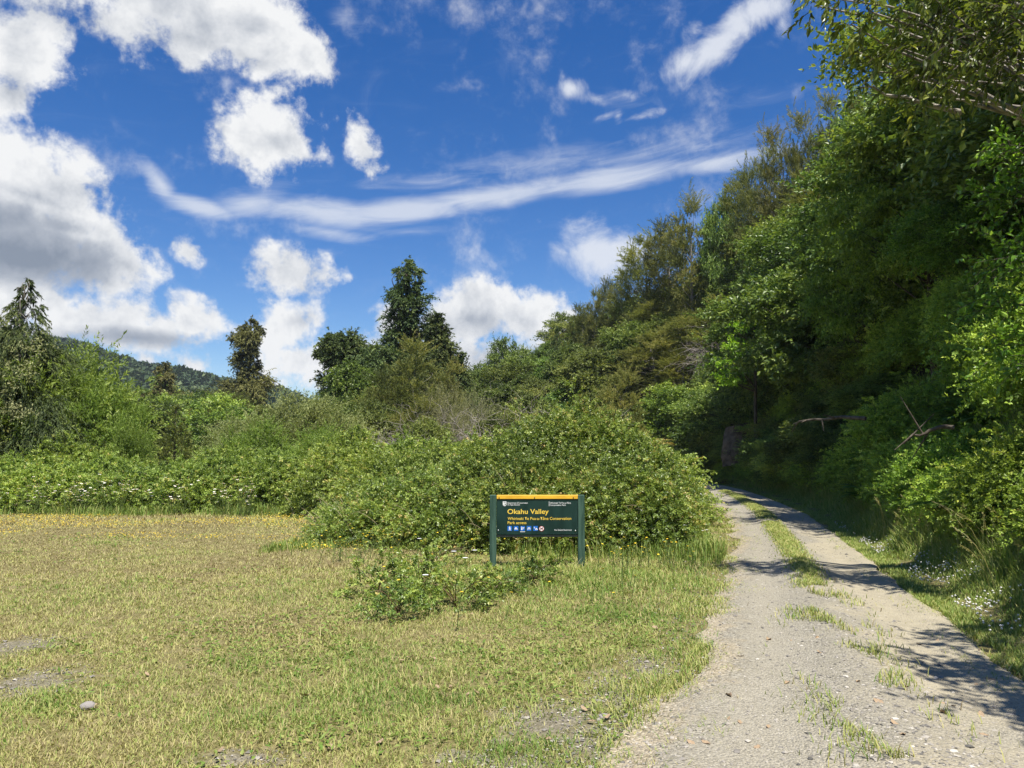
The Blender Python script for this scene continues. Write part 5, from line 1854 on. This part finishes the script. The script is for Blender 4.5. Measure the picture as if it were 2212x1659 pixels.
# ------------------------------------------------------------------ sky
def world():
    w = bpy.data.worlds.new('World')
    scene.world = w
    w.use_nodes = True
    nt = w.node_tree
    nt.nodes.clear()
    g = NG(nt)
    tc = g.n('ShaderNodeTexCoord')
    dirv = tc.outputs['Generated']
    sep = g.n('ShaderNodeSeparateXYZ')
    g.set(sep.inputs[0], dirv)
    az = g.math('ARCTAN2', sep.outputs[0], sep.outputs[1])
    el = g.math('ARCSINE', sep.outputs[2])
    comb = g.n('ShaderNodeCombineXYZ')
    g.set(comb.inputs[0], az)
    g.set(comb.inputs[1], el)
    ae = comb.outputs[0]

    def azel(px, py):
        r = ray(px, py)
        r = r / np.linalg.norm(r)
        return np.array([math.atan2(r[0], r[1]), math.asin(r[2])])

    def field(lst):
        """max of soft elliptical lobes, each (px, py, half width, half height, tilt deg, weight)"""
        cur = None
        for px, py, a, b, tilt, wt in lst:
            c = azel(px, py)
            t = math.radians(tilt)
            e1 = azel(px + 4 * math.cos(t), py - 4 * math.sin(t)) - c
            e2 = azel(px + 4 * math.sin(t), py + 4 * math.cos(t)) - c
            la, lb = np.linalg.norm(e1) / 4 * a, np.linalg.norm(e2) / 4 * b
            mp = g.n('ShaderNodeMapping', vector_type='TEXTURE')
            mp.inputs['Location'].default_value = (c[0], c[1], 0)
            mp.inputs['Rotation'].default_value = (0, 0, math.atan2(e1[1], e1[0]))
            mp.inputs['Scale'].default_value = (la, lb, 1)
            g.set(mp.inputs[0], ae)
            gr = g.n('ShaderNodeTexGradient', gradient_type='SPHERICAL')
            g.set(gr.inputs[0], mp.outputs[0])
            f = gr.outputs['Fac']
            if wt != 1:
                f = g.math('MULTIPLY', f, wt)
            if cur is None:
                cur = f
            else:
                nd = nt.nodes.new('ShaderNodeMath')
                nd.operation = 'SMOOTH_MAX'
                g.set(nd.inputs[0], cur)
                g.set(nd.inputs[1], f)
                nd.inputs[2].default_value = .12
                cur = nd.outputs[0]
        return cur

    sky = g.n('ShaderNodeTexSky', sky_type='NISHITA', sun_disc=False)
    sky.sun_elevation = SUN_EL
    sky.sun_rotation = SUN_AZ
    sky.air_density = 1.0
    sky.dust_density = .25
    sky.ozone_density = 2.2
    sky.altitude = 300
    hs = g.n('ShaderNodeHueSaturation')
    hs.inputs['Hue'].default_value = SKY_HUE
    hs.inputs['Saturation'].default_value = SKY_SAT
    hs.inputs['Value'].default_value = SKY_VAL
    g.set(hs.inputs['Color'], sky.outputs[0])

    # cumulus
    cum = [
        # bank across the top left
        (330, -60, 420, 190, -8, 1.0), (560, 60, 210, 120, -38, 1.05), (650, 110, 130, 80, -38, .8), (60, 110, 130, 170, 80, .95), (30, 210, 110, 80, 0, .8), (250, 60, 230, 110, -10, .8), (265, 150, 50, 40, 70, .35), (160, -40, 260, 120, 0, .9), (140, 70, 130, 90, -30, .8), (420, 90, 150, 80, -5, .7),
        # big left cumulus
        (60, 480, 330, 230, -40, 1.15), (40, 350, 150, 140, -50, .9), (215, 560, 180, 130, -30, 1.0), (-60, 540, 320, 180, 0, 1.2), (330, 590, 70, 50, -40, .6),
        (230, 700, 310, 95, -6, 1.0), (420, 690, 120, 70, -20, .85), (80, 660, 220, 90, 0, .9), (200, 780, 200, 60, -10, .6), (420, 790, 90, 45, -25, .7), (320, 775, 60, 30, 0, .6),
        # middle puffs
        (585, 300, 165, 125, -8, 1.15), (590, 210, 55, 60, 0, .6), (500, 340, 60, 40, 10, .6), (665, 330, 50, 60, 0, .6),
        (782, 310, 58, 115, 28, .9), (810, 350, 40, 40, 0, .5), (405, 542, 60, 40, -38, .8), (730, 255, 25, 30, 30, .4), (860, 240, 30, 20, 0, .3), (400, 140, 30, 30, 40, .35),
        # two stacked right of the lone rimu
        (640, 600, 135, 90, -8, 1.0), (580, 560, 60, 60, -20, .6), (700, 600, 90, 50, 0, .75), (630, 700, 145, 110, 30, 1.0), (730, 760, 150, 80, 15, .9), (640, 780, 120, 70, 0, .95), (830, 690, 60, 60, 0, .75), (700, 830, 60, 30, 0, .45),
        # behind the central group
        (1040, 690, 130, 110, -5, 1.15), (960, 720, 120, 110, 0, 1.0), (1130, 690, 150, 80, -20, 1.0), (1180, 660, 90, 60, -10, .7), (1050, 780, 180, 110, 0, 1.2), (1200, 720, 130, 90, 0, 1.0), (1030, 640, 55, 60, 20, .75), (580, 830, 50, 25, 0, .55),
    ]
    C = field(cum)
    n1 = g.noise(dirv, 7.5, 9, .62, .25)
    n2 = g.noise(dirv, 30, 6, .62, .2)
    nn = g.math('ADD', g.math('MULTIPLY_ADD', n1, 2.5, -1.25), g.math('ADD', g.math('MULTIPLY_ADD', n2, 1.15, -.575), g.math('MULTIPLY_ADD', g.noise(dirv, 85, 5, .65, .1), .55, -.275)))
    D = g.math('ADD', C, g.math('MULTIPLY', nn, g.math('ADD', g.math('MULTIPLY', g.smooth(C, .0, .22), .85), .0)))
    acu = g.smooth(D, .10, .58)
    # shading: thick parts and undersides grey, tops and rims white
    n3 = g.noise(g.vmath('ADD', dirv, (.018, .008, .035)), 7.5, 9, .62, .25)
    relief = g.math('SUBTRACT', n1, n3)
    dark = field([(60, 560, 300, 95, -6, 1.25), (-40, 480, 200, 60, 0, .8), (140, 490, 120, 35, -10, .55), (300, 730, 190, 30, -4, .9), (120, 735, 200, 40, 0, .8), (90, 30, 160, 80, 0, .55), (430, 60, 200, 70, -10, .4), (20, 120, 60, 60, 0, .3), (20, 190, 70, 70, 0, .5), (180, 40, 120, 50, 0, .35),
                  (520, 120, 120, 30, -20, .3), (600, 310, 70, 40, 0, .28), (1050, 790, 170, 60, 0, .5), (650, 690, 60, 30, 0, .35), (730, 775, 90, 30, 0, .35), (1010, 690, 60, 30, 0, .25), (60, 420, 120, 20, -20, .35)])
    shade = g.math('ADD', g.math('MULTIPLY', dark, 1.0), g.math('MULTIPLY_ADD', relief, -1.9, g.math('MULTIPLY_ADD', g.smooth(D, .5, 1.25), .26, -.02)), clamp=True)
    cc = g.ramp(shade, [(0, (5.8, 5.85, 5.9)), (.25, (4.5, 4.65, 4.9)), (.55, (2.8, 3.05, 3.5)), (1.0, (1.6, 1.9, 2.4))])
    # cirrus
    cir = [(345, 395, 90, 34, -52, .85), (430, 446, 130, 32, -14, 1.0), (540, 440, 130, 50, 6, .8), (560, 425, 120, 45, 8, .62), (700, 460, 220, 48, -6, 1.0), (880, 455, 230, 42, 4, 1.0), (700, 500, 200, 28, -10, .55), (1060, 425, 240, 40, 7, .95), (1300, 390, 300, 42, 8, .95), (1550, 350, 260, 34, 10, .85), (1250, 345, 420, 55, 8, .50), (950, 395, 300, 36, 2, .45),
           (880, 500, 180, 22, 2, .30), (700, 545, 120, 18, -4, .22), (1600, 300, 320, 70, 9, .36), (1650, 210, 260, 55, 6, .26), (1330, 210, 120, 40, -6, .35), (1700, 420, 200, 30, 8, .4), (740, 40, 60, 90, 40, .35)]
    CI = field(cir)
    mp = g.n('ShaderNodeMapping', vector_type='TEXTURE')
    mp.inputs['Rotation'].default_value = (0, 0, math.radians(7))
    mp.inputs['Scale'].default_value = (1, .22, 1)
    g.set(mp.inputs[0], ae)
    ns = g.noise(mp.outputs[0], 9, 8, .62, .9)
    aci = g.math('MULTIPLY', g.smooth(g.math('ADD', CI, g.math('MULTIPLY_ADD', ns, .95, -.50)), .06, .85), g.smooth(CI, .0, .22))
    # torn puffs
    torn = [(1235, 190, 60, 42, -10, .75), (1215, 165, 28, 40, 10, .5), (1290, 215, 70, 30, -15, .6), (1350, 205, 60, 22, -5, .5), (1390, 250, 70, 18, 12, .4), (1310, 250, 50, 20, 20, .4), (1335, 250, 20, 30, 0, .4),
            (1560, 85, 190, 62, 40, .85), (1500, 70, 50, 40, 60, .5), (1480, 135, 80, 45, 30, .75), (1640, 20, 110, 55, 20, .8), (1690, 50, 28, 60, -10, .4),
            (1280, 540, 130, 85, -35, .9), (1345, 545, 85, 70, 0, .8), (1265, 480, 45, 30, -20, .45), (1220, 545, 50, 25, -30, .5), (1320, 590, 90, 30, 0, .55), (1165, 480, 22, 28, 30, .3), (1060, 575, 35, 20, 0, .26), (490, 180, 25, 45, 10, .38), (960, 630, 24, 16, 0, .3), (440, 600, 16, 30, 0, .25)]
    TO = field(torn)
    n4 = g.noise(dirv, 13, 9, .66, .5)
    ato = g.math('MULTIPLY', g.smooth(g.math('ADD', TO, g.math('MULTIPLY', g.math('MULTIPLY_ADD', n4, 1.7, -.85), g.smooth(TO, 0, .15))), .12, .75), .86)

    col = g.mix(g.math('MULTIPLY', aci, .80), hs.outputs[0], (4.7, 5.0, 5.6))
    col = g.mix(ato, col, (5.2, 5.4, 5.8))
    col = g.mix(acu, col, cc)
    bg = g.n('ShaderNodeBackground')
    g.set(bg.inputs['Color'], col)
    bg.inputs['Strength'].default_value = .1
    out = g.n('ShaderNodeOutputWorld')
    g.set(out.inputs[0], bg.outputs[0])


SKY_HUE, SKY_SAT, SKY_VAL = .512, 1.40, .84
world()

def haze():
    mb = MB()
    box(mb, (-1150, -760, -4), (1150, 1250, 84))
    m, nt = new_mat('haze_air')
    g = NG(nt)
    pv = g.n('ShaderNodeVolumePrincipled')
    pv.inputs['Color'].default_value = (.80, .89, 1, 1)
    pv.inputs['Density'].default_value = HAZE
    out = g.n('ShaderNodeOutputMaterial')
    nt.links.new(pv.outputs[0], out.inputs['Volume'])
    tag(mb.build('haze', m), 'thin blue air between the lawn and the far hill', 'haze', kind='stuff')


HAZE = .00017
haze()
sun = bpy.data.lights.new('sun', 'SUN')
sun.energy = 5.0
sun.angle = math.radians(.53)
sun.color = (1, .955, .88)
so = bpy.data.objects.new('sun', sun)
COL.objects.link(so)
from mathutils import Vector
so.rotation_euler = Vector(-SUN).to_track_quat('-Z', 'Y').to_euler()
so.location = (20, -15, 60)

cam = bpy.data.cameras.new('camera')
co_ = bpy.data.objects.new('camera', cam)
COL.objects.link(co_)
cam.sensor_width = 36
cam.lens = 36 * F / 2212
co_.location = (0, 0, CAMZ)
co_.rotation_euler = (math.pi / 2 + PITCH, 0, 0)
cam.clip_start = .05
cam.clip_end = 5000
scene.camera = co_

scene.view_settings.view_transform = 'Standard'
scene.view_settings.look = 'None'
scene.view_settings.exposure = .66
scene.view_settings.gamma = 1
cy = scene.cycles if hasattr(scene, 'cycles') else None
scene.render.engine = 'CYCLES'
cy = scene.cycles
cy.max_bounces = 6
cy.diffuse_bounces = 3
cy.glossy_bounces = 2
cy.transmission_bounces = 3
cy.transparent_max_bounces = 6
cy.use_denoising = True
cy.caustics_reflective = False
cy.caustics_refractive = False
